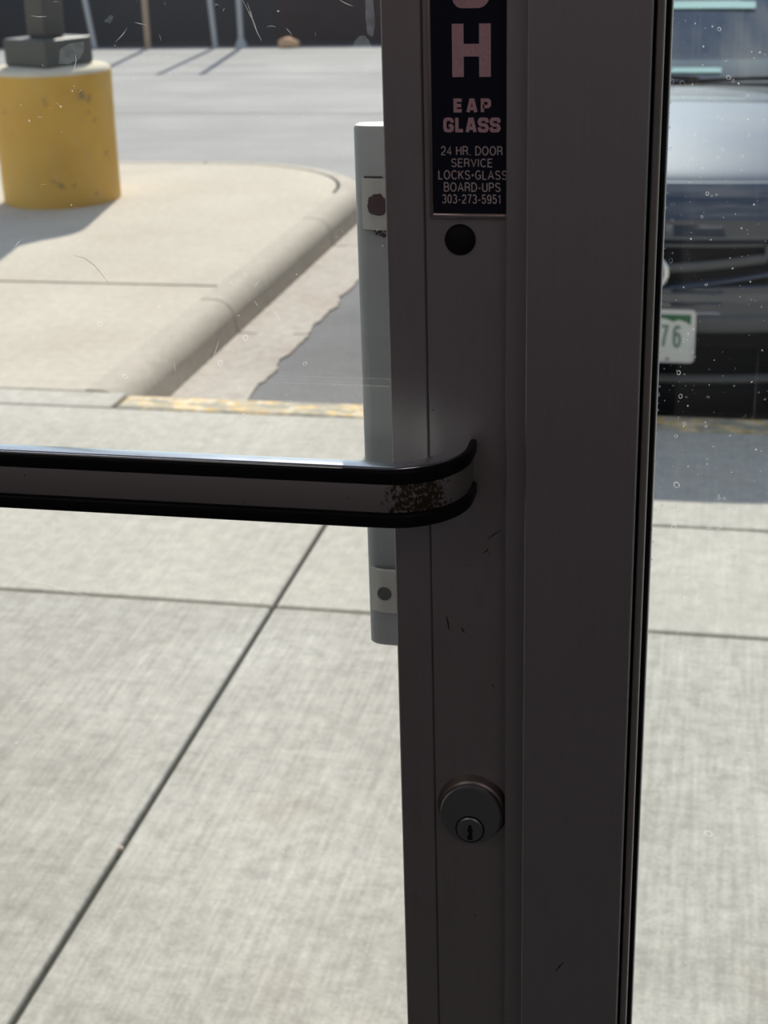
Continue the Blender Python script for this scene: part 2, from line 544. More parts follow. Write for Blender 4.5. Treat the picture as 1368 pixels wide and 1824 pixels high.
# glyphs: width, list of centre lines in a box of height 1
SANS = {
    'A': (0.68, [[(0.02, 0), (0.34, 1), (0.66, 0)], [(0.13, 0.33), (0.55, 0.33)]]),
    'B': (0.60, [[(0.04, 0), (0.04, 1), (0.34, 1)] + _arc(0.34, 0.76, 0.20, 0.24, 90, -90) + [(0.04, 0.52)], [(0.34, 0.52)] + _arc(0.34, 0.26, 0.24, 0.26, 90, -90) + [(0.04, 0)]]),
    'C': (0.66, [_arc(0.36, 0.5, 0.32, 0.5, 40, 320, 20)]),
    'D': (0.64, [[(0.04, 0), (0.04, 1), (0.26, 1)] + _arc(0.26, 0.5, 0.36, 0.5, 90, -90, 16) + [(0.04, 0)]]),
    'E': (0.54, [[(0.54, 1), (0.04, 1), (0.04, 0), (0.54, 0)], [(0.04, 0.53), (0.48, 0.53)]]),
    'G': (0.70, [_arc(0.36, 0.5, 0.32, 0.5, 45, 300, 20) + [(0.62, 0.18), (0.64, 0.46), (0.38, 0.46)]]),
    'H': (0.62, [[(0.04, 0), (0.04, 1)], [(0.58, 0), (0.58, 1)], [(0.04, 0.53), (0.58, 0.53)]]),
    'I': (0.10, [[(0.05, 0), (0.05, 1)]]),
    'K': (0.62, [[(0.04, 0), (0.04, 1)], [(0.58, 1), (0.04, 0.40)], [(0.22, 0.58), (0.60, 0)]]),
    'L': (0.48, [[(0.04, 1), (0.04, 0), (0.48, 0)]]),
    'O': (0.72, [_arc(0.36, 0.5, 0.33, 0.5, 90, 450, 28)]),
    'P': (0.58, [[(0.04, 0), (0.04, 1), (0.32, 1)] + _arc(0.32, 0.73, 0.22, 0.27, 90, -90) + [(0.04, 0.46)]]),
    'R': (0.62, [[(0.04, 0), (0.04, 1), (0.34, 1)] + _arc(0.34, 0.75, 0.22, 0.25, 90, -90) + [(0.04, 0.50)], [(0.36, 0.50), (0.52, 0.40), (0.54, 0.12), (0.60, 0)]]),
    'S': (0.60, [_arc(0.30, 0.76, 0.25, 0.24, 20, 250, 14) + _arc(0.30, 0.25, 0.27, 0.25, 80, -160, 14)]),
    'U': (0.62, [[(0.04, 1), (0.04, 0.30)] + _arc(0.31, 0.28, 0.27, 0.28, 180, 360) + [(0.58, 1)]]),
    'V': (0.62, [[(0.02, 1), (0.31, 0), (0.60, 1)]]),
    '0': (0.52, [_arc(0.26, 0.5, 0.23, 0.5, 90, 450, 26)]),
    '1': (0.34, [[(0.04, 0.78), (0.16, 0.84), (0.24, 1), (0.24, 0)]]),
    '2': (0.52, [_arc(0.26, 0.73, 0.22, 0.27, 170, -20, 12) + [(0.40, 0.45), (0.10, 0.20), (0.04, 0), (0.50, 0)]]),
    '3': (0.52, [_arc(0.25, 0.75, 0.20, 0.25, 160, -90, 12), _arc(0.25, 0.25, 0.23, 0.26, 90, -160, 12)]),
    '4': (0.54, [[(0.40, 0), (0.40, 1), (0.02, 0.28), (0.54, 0.28)]]),
    '5': (0.52, [[(0.46, 1), (0.10, 1), (0.06, 0.50)] + _arc(0.25, 0.31, 0.23, 0.31, 130, -160, 16)]),
    '6': (0.52, [_arc(0.27, 0.70, 0.22, 0.30, 35, 180, 10) + [(0.05, 0.33)], _arc(0.27, 0.32, 0.22, 0.32, 90, 450, 22)]),
    '7': (0.50, [[(0.03, 1), (0.47, 1), (0.28, 0.45), (0.20, 0)]]),
    '9': (0.52, [_arc(0.25, 0.68, 0.22, 0.32, 90, 450, 22), [(0.47, 0.67)] + _arc(0.25, 0.30, 0.22, 0.30, 0, -145, 10)]),
    '-': (0.30, [[(0.02, 0.38), (0.28, 0.38)]]),
    '.': (0.14, [[(0.07, -0.05), (0.07, 0.07)]]),
    '*': (0.24, [[(0.03, 0.40), (0.21, 0.40)], [(0.0, 0.47), (0.24, 0.47)], [(0.03, 0.54), (0.21, 0.54)]]),
    ' ': (0.20, []),
}
BLOCK = {
    'E': (0.80, [[(0.80, 1), (0.04, 1), (0.04, 0), (0.80, 0)], [(0.04, 0.5), (0.74, 0.5)]]),
    'A': (0.96, [[(0.03, -0.13), (0.36, 1), (0.60, 1), (0.93, -0.13)], [(0.2, 0.22), (0.76, 0.22)]]),
    'P': (0.86, [[(0.04, -0.13), (0.04, 1), (0.66, 1), (0.82, 0.88), (0.82, 0.52), (0.66, 0.40), (0.04, 0.40)]]),
    'G': (0.90, [[(0.86, 0.70), (0.86, 0.86), (0.70, 1), (0.20, 1), (0.04, 0.86), (0.04, 0.14), (0.20, 0), (0.70, 0), (0.86, 0.14), (0.86, 0.44), (0.46, 0.44)]]),
    'L': (0.72, [[(0.04, 1.13), (0.04, 0), (0.74, 0)]]),
    'S': (0.88, [[(0.84, 0.74), (0.84, 0.88), (0.70, 1), (0.18, 1), (0.04, 0.88), (0.04, 0.64), (0.18, 0.52), (0.70, 0.48), (0.84, 0.36), (0.84, 0.12), (0.70, 0), (0.18, 0), (0.04, 0.12), (0.04, 0.28)]]),
    'U': (0.86, [[(0.04, 1.13), (0.04, 0.14), (0.20, 0), (0.68, 0), (0.84, 0.14), (0.84, 1.13)]]),
}


def fillet(poly, r_=0.17, n=4):
    out = [poly[0]]
    for a, b, c_ in zip(poly, poly[1:], poly[2:]):
        A, B, C_ = Vector(a), Vector(b), Vector(c_)
        d = min(r_, (A - B).length / 2, (C_ - B).length / 2)
        p, q = B + (A - B).normalized() * d, B + (C_ - B).normalized() * d
        for k in range(n + 1):
            t = k / n
            out.append(tuple(p * (1 - t) ** 2 + B * 2 * t * (1 - t) + q * t * t))
    out.append(poly[-1])
    return out


for ch_ in 'GSU':
    BLOCK[ch_] = (BLOCK[ch_][0], [fillet(l_) for l_ in BLOCK[ch_][1]])


def stroke_text(name, txt, x0, x1, z0, z1, y, mat, parent, wt, font, gap=0.2):
    """flat printed lettering: each glyph is a set of constant-width strokes"""
    polys, pen = [], 0.0
    for ch in txt:
        w, ls = font[ch]
        for l in ls:
            polys.append([(pen + a, b) for a, b in l])
        pen += w + gap
    wid = pen - gap
    hh = z1 - z0
    sw_ = wt * hh                      # stroke width in metres
    sx = (x1 - x0 - sw_) / (wid if wid > 0.2 else 0.2)
    sz = hh - sw_
    bm = bmesh.new()
    lift = 0.0
    for l in polys:
        P_ = [Vector((x0 + sw_ / 2 + a * sx, z0 + sw_ / 2 + b * sz)) for a, b in l]
        closed = (P_[0] - P_[-1]).length < 1e-7
        if closed:
            P_ = P_[:-1]
        n = len(P_)
        L_, R_ = [], []
        for i in range(n):
            a = P_[(i - 1) % n] if (closed or i > 0) else None
            b = P_[(i + 1) % n] if (closed or i < n - 1) else None
            d1 = (P_[i] - a).normalized() if a is not None else None
            d2 = (b - P_[i]).normalized() if b is not None else None
            d1 = d1 or d2
            d2 = d2 or d1
            t = (d1 + d2)
            t = t.normalized() if t.length > 1e-6 else d1
            nrm = Vector((-t.y, t.x))
            k = min(1.5, 1.0 / max(0.35, abs(nrm.dot(Vector((-d1.y, d1.x))))))
            e = nrm * sw_ / 2 * k
            L_.append(bm.verts.new((P_[i].x + e.x, y - 0.00015 - lift, P_[i].y + e.y)))
            R_.append(bm.verts.new((P_[i].x - e.x, y - 0.00015 - lift, P_[i].y - e.y)))
        for i in range(n if closed else n - 1):
            j = (i + 1) % n
            bm.faces.new((L_[i], R_[i], R_[j], L_[j]))
        lift += 0.000002
    o = obj(name, bm, mat, None)
    return keep(o, parent)


# =================================================================== the room
RX0, RX1, RY0, RH = -3.6, 3.2, -4.6, 2.75
o = box('floor', RX0, RX1, RY0, 0.09, -0.10, 0.0, M['mat'])
tag(o, 'dark tiled interior floor inside the glass door', kind='structure')
o = box('ceiling', RX0, RX1, RY0, 0.09, RH, RH + 0.08, M['ceil'])
tag(o, 'pale interior ceiling above the entrance', kind='structure')
o = box('wall_left', RX0 - 0.1, RX0, RY0, 0.09, -0.1, RH + 0.08, M['plaster'])
tag(o, 'plain interior side wall left of the entrance', kind='structure')
o = box('wall_right', RX1, RX1 + 0.1, RY0, 0.09, -0.1, RH + 0.08, M['plaster'])
tag(o, 'plain interior side wall right of the entrance', kind='structure')
o = box('wall_back', RX0 - 0.1, RX1 + 0.1, RY0 - 0.1, RY0, -0.1, RH + 0.08, M['plaster'])
tag(o, 'plain interior wall behind the viewer', kind='structure')
DXL = -1.09          # left edge of the door opening
SXR = 0.96           # right edge of the sidelight opening
OH = 2.20            # top of the glazed opening
wf = empty('wall_front', (0, 0, 0))
tag(wf, 'storefront wall around the glass door and sidelight', kind='structure')
box('wall_panel', RX0 - 0.1, DXL, 0.0, 0.12, -0.1, 3.4, M['stucco'], wf)
box('wall_panel', SXR, RX1 + 0.1, 0.0, 0.12, -0.1, 3.4, M['stucco'], wf)
box('wall_panel', DXL, SXR, 0.0, 0.12, OH, 3.4, M['stucco'], wf)

# ceiling lamps further back in the room
for i, (lx, ly) in enumerate(((-1.6, -2.0), (1.2, -2.0), (-1.6, -3.6), (1.2, -3.6))):
    L = empty('ceiling_light', (lx, ly, RH))
    tag(L, 'flat white ceiling light panel, %s' % ('nearest row left of the viewer', 'nearest row right of the viewer', 'far row at the left', 'far row at the right')[i], 'lamp', 'ceiling light panels')
    bm = bmesh.new()
    for a in ((-0.62, -0.58, -0.32, 0.32), (0.58, 0.62, -0.32, 0.32), (-0.58, 0.58, -0.32, -0.28), (-0.58, 0.58, 0.28, 0.32)):
        add_box(bm, a[0], a[1], a[2], a[3], -0.03, 0.0)
    obj('frame', bm, M['paint_tab'], L)
    bm = bmesh.new()
    add_box(bm, -0.575, 0.575, -0.275, 0.275, -0.012, -0.002)
    if 'lamp' not in M:
        m, nt, b = new_mat('lamp_diffuser')
        b.inputs['Base Color'].default_value = (0.8, 0.8, 0.8, 1)
        b.inputs['Emission Color'].default_value = (1.0, 0.90, 0.93, 1)
        b.inputs['Emission Strength'].default_value = 2.7
        M['lamp'] = m
    obj('diffuser', bm, M['lamp'], L)

# =================================================================== door frame (mullion, stop, sills)
fr = empty('trim_1', (0, 0, 0))
tag(fr, 'grey aluminium door frame post between the door and sidelight', kind='structure')
ZB, ZT = 0.0, OH
box('frame_post', -0.0745, -0.0262, -0.020, 0.105, ZB, ZT, M['alu_jamb'], fr, 0.0006)
box('door_stop', -0.0845, -0.0749, -0.0085, -0.0015, ZB, ZT, M['alu_jamb'], fr, 0.0004)
box('door_header', DXL, -0.0750, -0.02, 0.105, 2.13, ZT, M['alu_jamb'], fr, 0.0006)
box('hinge_jamb', DXL, DXL + 0.05, -0.02, 0.105, ZB, 2.1295, M['alu_jamb'], fr, 0.0006)

# =================================================================== the sidelight right of the frame
sw = empty('window_1', (0, 0, 0))
tag(sw, 'fixed glass sidelight spotted with dried water drops', kind='structure')
box('glazing_bead', -0.0250, -0.0219, -0.0120, 0.0100, 0.05, 2.15, M['bead'], sw, 0.0005)
box('gasket', -0.0258, -0.0250, 0.0020, 0.0180, 0.05, 2.15, M['rubber'], sw)
box('gasket', -0.0218, -0.0198, 0.0020, 0.0175, 0.05, 2.15, M['rubber'], sw, 0.0004)
box('gasket', -0.0262, -0.0204, 0.0250, 0.0300, 0.05, 2.15, M['rubber'], sw, 0.0004)
box('glazing_bead', -0.0262, -0.0214, 0.0302, 0.085, 0.05, 2.15, M['paint_tab'], sw, 0.0005)
box('pane', -0.0255, SXR - 0.02, 0.0182, 0.0243, 0.05, 2.15, M['pane_side'], sw)
box('sill', -0.026, SXR - 0.0405, -0.02, 0.105, 0.0, 0.0495, M['alu_jamb'], sw, 0.0006)
box('head', -0.026, SXR - 0.0405, -0.02, 0.105, 2.1505, OH, M['alu_jamb'], sw, 0.0006)
box('side_post', SXR - 0.04, SXR, -0.02, 0.105, 0.0, OH, M['alu_jamb'], sw, 0.0006)

# =================================================================== the door
door = empty('door_1', (0, 0, 0))
tag(door, 'narrow-stile glass entrance door with horizontal push bar and keyed lock', kind='structure')
DR = -0.0752
box('lock_stile', -0.1206, DR, 0.0, 0.044, 0.012, 2.125, M['alu'], door, 0.0005)
box('glazing_stop', -0.1380, -0.12095, 0.0002, 0.0175, 0.17, 2.03, M['alu'], door, 0.0006)
box('glazing_stop', -0.1370, -0.12095, 0.0265, 0.0435, 0.17, 2.03, M['alu'], door, 0.0006)
box('hinge_stile', DXL + 0.053, DXL + 0.115, 0.0, 0.044, 0.012, 2.125, M['alu'], door, 0.0005)
box('bottom_rail', DXL + 0.1155, -0.1211, 0.0, 0.044, 0.012, 0.169, M['alu'], door, 0.0005)
box('top_rail', DXL + 0.1155, -0.1211, 0.0, 0.044, 2.031, 2.125, M['alu'], door, 0.0005)
pane = box('pane', DXL + 0.10, -0.1215, 0.0190, 0.0252, 0.165, 2.035, M['pane'], door)

# ---- push bar: extrusion swept along a U-shaped path
BX0 = DXL + 0.075    # left end where the bar meets the hinge stile
BZ = 1.2560          # mid height
path = []
RC = 0.0290          # centreline radius of the bend
cxr, cyr = -0.1335, -0.0110
BXE = cxr + RC       # centreline x of the right end
pts = [((BXE, 0.0), (1, 0)), ((BXE, -0.0055), (1, 0))]
for k in range(0, 19):
    a = math.pi / 2 * k / 18
    n = (math.cos(a), -math.sin(a))
    pts.append(((cxr + RC * n[0], cyr + RC * n[1]), n))
cxl = BX0 + RC + 0.005
for k in range(0, 19):
    a = math.pi / 2 * k / 18
    n = (-math.sin(a), -math.cos(a))
    pts.append(((cxl + RC * n[0], cyr + RC * n[1]), n))
pts.append(((cxl - RC, -0.0055), (-1, 0)))
pts.append(((cxl - RC, 0.0), (-1, 0)))
PATH = [(p, n, BZ) for p, n in pts]
pb = empty('push_bar', (-0.13, -0.04, BZ))
keep(pb, door)
pb['label'] = 'brushed aluminium push bar with two black vinyl strips'


def prof_round(o0, o1, z0, z1, r):
    out = []
    for (cx, cz, a0) in ((o1 - r, z1 - r, 0), (o0 + r, z1 - r, 90), (o0 + r, z0 + r, 180), (o1 - r, z0 + r, 270)):
        for k in range(4):
            a = math.radians(a0 + 30 * k)
            out.append((cx + r * math.cos(a), cz + r * math.sin(a)))
    return out


bm = bmesh.new()
sweep(bm, prof_round(-0.0050, 0.0034, -0.0142, 0.0142, 0.0009), PATH)
keep(obj('bar_body', bm, M['alu_bright'], None, True, 35), pb)
bm = bmesh.new()
sweep(bm, prof_round(0.0034, 0.0043, -0.0066, 0.0066, 0.0003), PATH)
keep(obj('face_plate', bm, M['bar_face'], None, True, 35), pb)
for s in (-1, 1):
    bm = bmesh.new()
    z0, z1 = (0.0068, 0.0136) if s > 0 else (-0.0136, -0.0068)
    sweep(bm, prof_round(0.0030, 0.0058, z0, z1, 0.0014), PATH)
    keep(obj('vinyl_strip', bm, M['vinyl'], None, True, 35), pb)

# ---- black cap over the bolt of the outside pull
bm = bmesh.new()
lathe(bm, [(0.0067, 0.0001), (0.0067, 0.0008), (0.0060, 0.0018), (0.0040, 0.0025), (0.0015, 0.0028)], 'Y', 36, (-0.1054, 0, 1.3602))
c = obj('bolt_cap', bm, M['rubber'], door, True, 50)
c['label'] = 'round black cap under the push sign'

# ---- mortise lock cylinder
lk = empty('lock_cylinder', (-0.1015, 0, 1.0745))
keep(lk, door)
lk['label'] = 'round worn metal lock cylinder with keyhole'
bm = bmesh.new()
lathe(bm, [(0.0178, 0.0002), (0.0176, 0.0012), (0.0168, 0.0022), (0.0164, 0.0038), (0.0154, 0.0044)], 'Y', 64, (-0.1015, 0, 1.0752), 1, 1.04)
keep(obj('collar', bm, M['cyl_ring'], None, True, 30), lk)
bm = bmesh.new()
lathe(bm, [(0.0144, 0.0040), (0.0144, 0.0056), (0.0150, 0.0059), (0.0152, 0.0066), (0.0152, 0.0084), (0.0147, 0.0092)], 'Y', 64, (-0.1015, 0, 1.0757), 1, 1.08)
keep(obj('cylinder_face', bm, M['cyl'], None, True, 30), lk)
PCX, PCZ = -0.1017, 1.0680
bm = bmesh.new()
lathe(bm, [(0.0073, 0.0088), (0.0073, 0.00945)], 'Y', 48, (PCX, 0, PCZ), 1, 1.04)
keep(obj('plug_gap', bm, M['black'], None), lk)
bm = bmesh.new()
lathe(bm, [(0.0066, 0.0090), (0.0066, 0.0097), (0.0060, 0.0101)], 'Y', 48, (PCX, 0, PCZ), 1, 1.04)
keep(obj('plug', bm, M['cyl'], None, True, 30), lk)
kh = [(-0.0007, 0.0030), (0.0009, 0.0030), (0.0009, 0.0014), (0.0015, 0.0004), (0.0015, -0.0008), (0.0011, -0.0016), (0.0014, -0.0026),
      (0.0014, -0.0056), (-0.0012, -0.0056), (-0.0012, -0.0034), (-0.0003, -0.0022), (-0.0012, -0.0008), (-0.0012, 0.0004), (-0.0007, 0.0014)]
bm = bmesh.new()
f0 = [bm.verts.new((PCX + x, -0.0098, PCZ + z)) for x, z in kh]
f1 = [bm.verts.new((PCX + x, -0.01025, PCZ + z)) for x, z in kh]
bm.faces.new(f1)
for i in range(len(kh)):
    j = (i + 1) % len(kh)
    bm.faces.new((f0[i], f0[j], f1[j], f1[i]))
bmesh.ops.recalc_face_normals(bm, faces=bm.faces[:])
keep(obj('keyhole', bm, M['black'], None), lk)

# ---- small scuffs on the stile and frame faces
for line in [[(-0.11341, 1.17983), (-0.11291, 1.17631), (-0.11241, 1.17277)], [(-0.10644, 1.1744), (-0.10564, 1.17268), (-0.10457, 1.17187)], [(-0.09607, 1.21376), (-0.09449, 1.21471), (-0.0937, 1.21589)], [(-0.09395, 1.22097), (-0.09081, 1.22341), (-0.08768, 1.22556)], [(-0.1188, 1.28326), (-0.11804, 1.28223)], [(-0.10456, 1.20752), (-0.10324, 1.20674)], [(-0.09195, 1.14545), (-0.09114, 1.14368)], [(-0.11818, 1.02888), (-0.11731, 1.0283)], [(-0.05704, 0.99646), (-0.0554, 0.99943), (-0.05321, 1.00247)], [(-0.11104, 1.09742), (-0.10991, 1.09817)], [(-0.09318, 1.21394), (-0.09266, 1.21312)], [(-0.10114, 1.01088), (-0.10056, 1.00956)]]:
    on_frame = line[0][0] > -0.08
    bm = bmesh.new()
    y_ = -0.0203 if on_frame else -0.0003
    rr_ = []
    for k_, (x_, z_) in enumerate(line):
        w_ = 0.0002 if k_ in (0, len(line) - 1) else 0.00045
        rr_.append((bm.verts.new((x_ - w_, y_, z_)), bm.verts.new((x_ + w_, y_, z_))))
    for a_, b_ in zip(rr_, rr_[1:]):
        bm.faces.new((a_[0], a_[1], b_[1], b_[0]))
    obj('scuff', bm, M['scuff'], fr if on_frame else door)

# ---- pull handle on the outside of the door
ph = empty('pull_handle', (-0.15, 0.085, 1.258))
keep(ph, door)
ph['label'] = 'grey painted pull handle on the outer side of the glass'
HX0, HX1, HZ0, HZ1 = -0.1705, -0.128, 1.1195, 1.3965
bm = bmesh.new()
prof = []
for k in range(25):
    a = 2 * math.pi * k / 24
    if k == 24:
        break
    ca, sa = math.cos(a), math.sin(a)
    e = 0.42
    prof.append(((HX0 + HX1) / 2 + (HX1 - HX0) / 2 * math.copysign(abs(ca) ** e, ca), 0.0885 + 0.0085 * math.copysign(abs(sa) ** e, sa)))
levels = [(HZ0, 0.0022), (HZ0 + 0.0006, 0.001), (HZ0 + 0.002, 0.0), (HZ1 - 0.001, 0.0), (HZ1, 0.0006)]
rows = []
hc = ((HX0 + HX1) / 2, 0.0885)
for z, ins in levels:
    rows.append([bm.verts.new((x - math.copysign(ins, x - hc[0]), y - math.copysign(ins, y - hc[1]), z)) for x, y in prof])
for a, b in zip(rows, rows[1:]):
    for i in range(len(prof)):
        j = (i + 1) % len(prof)
        bm.faces.new((a[i], a[j], b[j], b[i]))
bm.faces.new(rows[0][::-1])
bm.faces.new(rows[-1])
bmesh.ops.recalc_face_normals(bm, faces=bm.faces[:])
keep(obj('grip', bm, M['paint_grey'], None, True, 40), ph)


def clamp(xl, zc, hole_mat, hr, hx, hz, ragged):
    bm = bmesh.new()
    n = 10
    a0, a1 = [], []
    prof2 = []
    for k in range(n + 1):
        t = k / n
        x = xl + 0.036 * t
        y = 0.0785 - 0.0030 * min(1.0, t * 5) ** 0.6
        prof2.append((x, y))
    back = [(x, y + 0.0026) for x, y in prof2][::-1]
    ring = prof2 + back
    lo = [bm.verts.new((x, y, zc - 0.0122)) for x, y in ring]
    hi = [bm.verts.new((x, y, zc + 0.0122)) for x, y in ring]
    for i in range(len(ring)):
        j = (i + 1) % len(ring)
        bm.faces.new((lo[i], lo[j], hi[j], hi[i]))
    bm.faces.new(lo[::-1])
    bm.faces.new(hi)
    bmesh.ops.recalc_face_normals(bm, faces=bm.faces[:])
    keep(obj('clamp', bm, M['paint_tab'], None, True, 40), ph)
    bm = bmesh.new()
    add_box(bm, -0.1335, -0.1235, 0.0436, 0.0752, zc - 0.008, zc + 0.008, 0.001)
    keep(obj('standoff', bm, M['paint_tab'], None), ph)
    bm = bmesh.new()
    seg = 40
    rim0, rim1 = [], []
    for i in range(seg):
        a = 2 * math.pi * i / seg
        rr = hr * (1 + ragged * (noise.noise(Vector((math.cos(a) * 2.2, math.sin(a) * 2.2, 3.1)))))
        rim0.append(bm.verts.new((hx + rr * math.cos(a), 0.0757, hz + rr * math.sin(a))))
        rim1.append(bm.verts.new((hx + rr * 0.93 * math.cos(a), 0.0750, hz + rr * 0.93 * math.sin(a))))
    for i in range(seg):
        j = (i + 1) % seg
        bm.faces.new((rim0[i], rim0[j], rim1[j], rim1[i]))
    bm.faces.new(rim1)
    bmesh.ops.recalc_face_normals(bm, faces=bm.faces[:])
    keep(obj('screw', bm, hole_mat, None), ph)


clamp(-0.1661, 1.3600, M['rust'], 0.0054, -0.1578, 1.3600, 0.22)
clamp(-0.1678, 1.1545, M['steel'], 0.0040, -0.1602, 1.1535, 0.0)
# rust-coloured drips under the upper clamp
bm = bmesh.new()
rng = random.Random(4)
for k in range(16):
    x = -0.1600 + rng.random() * 0.010
    z = 1.3470 - rng.random() * 0.0028
    r = 0.0005 + rng.random() * 0.0011
    ring = [bm.verts.new((x + r * math.cos(a) * (0.8 + 0.4 * rng.random()), 0.0798, z + r * math.sin(a))) for a in [2 * math.pi * q / 9 for q in range(9)]]
    bm.faces.new(ring[::-1])
add_box(bm, -0.1640, -0.1500, 0.0794, 0.0799, 1.3471, 1.3480)
add_box(bm, -0.1650, -0.1560, 0.0794, 0.0799, 1.3723, 1.3730)
keep(obj('rust_drips', bm, M['rust'], None), ph)

# ---- marks on the door glass
def strip(bm, pts3, w):
    """thin ribbon in the XZ plane"""
    vs_ = []
    for i, p in enumerate(pts3):
        a = pts3[max(0, i - 1)]
        b = pts3[min(len(pts3) - 1, i + 1)]
        d = Vector((b[0] - a[0], 0, b[2] - a[2])).normalized()
        n = Vector((-d.z, 0, d.x))
        t = i / max(1, len(pts3) - 1)
        ww = w * (0.25 + 0.75 * math.sin(math.pi * min(1, max(0, t))) ** 0.5)
        vs_.append((bm.verts.new(Vector(p) + n * ww), bm.verts.new(Vector(p) - n * ww)))
    for a, b in zip(vs_, vs_[1:]):
        bm.faces.new((a[0], a[1], b[1], b[0]))


MK = {}
MK['scr'] = [[(-0.2022, 1.4584), (-0.1989, 1.4514), (-0.1965, 1.4449), (-0.1947, 1.4414)], [(-0.2003, 1.4574), (-0.1982, 1.4505), (-0.1969, 1.4467)], [(-0.1921, 1.4472), (-0.1898, 1.4476), (-0.1881, 1.4471)], [(-0.1836, 1.4466), (-0.1822, 1.4452), (-0.181, 1.4438)], [(-0.1593, 1.4577), (-0.1567, 1.4563), (-0.1538, 1.4552)], [(-0.3409, 1.176), (-0.3235, 1.1736), (-0.3115, 1.1706), (-0.3032, 1.168)], [(-0.2523, 1.1898), (-0.2438, 1.1851), (-0.2333, 1.1765)], [(-0.3219, 1.3484), (-0.3192, 1.3514), (-0.3164, 1.3535)], [(-0.2812, 1.4366), (-0.2812, 1.4337), (-0.2832, 1.4284)], [(-0.2204, 1.3386), (-0.2178, 1.3374), (-0.2156, 1.334), (-0.2141, 1.3319)], [(-0.2049, 1.3324), (-0.2032, 1.3343), (-0.2015, 1.3361)], [(-0.2275, 1.2973), (-0.2255, 1.3017), (-0.2235, 1.3067)], [(-0.2053, 1.3263), (-0.2043, 1.3247), (-0.2036, 1.3234)], [(-0.2619, 1.4415), (-0.2582, 1.4446), (-0.2558, 1.4474)], [(-0.252, 1.4497), (-0.2499, 1.4492), (-0.2464, 1.4485)], [(-0.1966, 1.3225), (-0.1936, 1.3183), (-0.1911, 1.3093)], [(-0.2466, 1.2953), (-0.2465, 1.2925), (-0.2465, 1.2897)], [(-0.3004, 1.4531), (-0.2964, 1.4526), (-0.2927, 1.4528)], [(-0.3542, 1.1027), (-0.341, 1.1052), (-0.331, 1.1088)], [(-0.238, 1.144), (-0.2334, 1.1447), (-0.2296, 1.1443)]]
MK['hair'] = [[(-0.2922, 1.3457), (-0.2868, 1.3445), (-0.2821, 1.3411), (-0.2786, 1.3366), (-0.2762, 1.3329)]]
MK['smear1'] = [(-0.1559, 1.4366), (-0.1533, 1.4412), (-0.1513, 1.443), (-0.1488, 1.4432), (-0.1469, 1.4407), (-0.1456, 1.4365)]
MK['smear2'] = [(-0.1483, 1.4576), (-0.1449, 1.4575), (-0.1442, 1.4485), (-0.1454, 1.4425), (-0.1478, 1.4439), (-0.1483, 1.4508)]
MK['smear3'] = [(-0.2897, 1.4324), (-0.2884, 1.4386), (-0.2839, 1.441), (-0.2769, 1.4419), (-0.2767, 1.4385), (-0.2793, 1.4347), (-0.2843, 1.4323)]
MK['smear4'] = [(-0.1456, 1.4351), (-0.1426, 1.4374), (-0.1448, 1.4305), (-0.1481, 1.4272), (-0.1518, 1.4259), (-0.1477, 1.431)]
MK['smear5'] = [(-0.2663, 1.4503), (-0.2631, 1.4531), (-0.2614, 1.4522), (-0.2635, 1.4494)]
MK['rings'] = [(0.0039, 1.4252, 0.001), (0.0058, 1.4239, 0.0006), (-0.0146, 1.4228, 0.0013), (-0.0198, 1.4488, 0.0008), (-0.0009, 1.4443, 0.0008), (-0.0192, 1.4237, 0.0013), (-0.0188, 1.421, 0.0008), (-0.0206, 1.4312, 0.0008), (-0.0209, 1.4486, 0.001), (0.003, 1.3961, 0.0008), (0.0112, 1.3934, 0.0006), (0.0134, 1.4019, 0.0006), (0.0113, 1.3876, 0.0005), (-0.0152, 1.4174, 0.0005), (0.012, 1.418, 0.0005), (-0.0185, 1.3962, 0.0008), (-0.0023, 1.3776, 0.0008), (0.0015, 1.3772, 0.0005), (-0.0041, 1.3678, 0.0006), (-0.0166, 1.3729, 0.0008), (-0.0165, 1.3662, 0.0008), (-0.0163, 1.3487, 0.001), (-0.0108, 1.2984, 0.001), (-0.0095, 1.2875, 0.001), (-0.0129, 1.2923, 0.0005), (-0.0072, 1.2746, 0.0008), (-0.0107, 1.2686, 0.0008), (-0.0094, 1.2451, 0.0015), (-0.009, 1.2338, 0.0013), (0.0099, 1.2395, 0.0006), (0.0122, 1.2396, 0.0006), (0.0096, 1.2409, 0.0005), (-0.0188, 1.2324, 0.0008), (-0.0098, 1.2245, 0.0013), (0.0061, 1.2249, 0.0008), (0.0104, 1.2251, 0.001), (-0.0026, 1.1991, 0.0008), (-0.0026, 1.1884, 0.0013), (-0.0057, 1.17, 0.0006), (0.0142, 1.0602, 0.002), (-0.0079, 1.0468, 0.001), (0.0068, 1.0299, 0.0005)]
MK['lrings'] = [(-0.2722, 1.2872, 0.0013), (-0.2105, 1.3082, 0.0015), (-0.2237, 1.2955, 0.0013), (-0.2138, 1.2694, 0.0013), (-0.1823, 1.2966, 0.001), (-0.2822, 1.313, 0.0013), (-0.2086, 1.3383, 0.0008), (-0.3548, 1.0775, 0.001), (-0.2062, 1.0444, 0.0008), (-0.3289, 0.9337, 0.001), (-0.1886, 1.0459, 0.0006), (-0.1721, 1.0153, 0.0008), (-0.3046, 0.9417, 0.0005), (-0.286, 1.0494, 0.001), (-0.1617, 1.1375, 0.0013), (-0.3163, 1.08, 0.0008)]
bm = bmesh.new()
GY = 0.01885
for line in MK['scr']:
    strip(bm, [(x, GY, z) for x, z in line], 0.00017)
rng = random.Random(11)
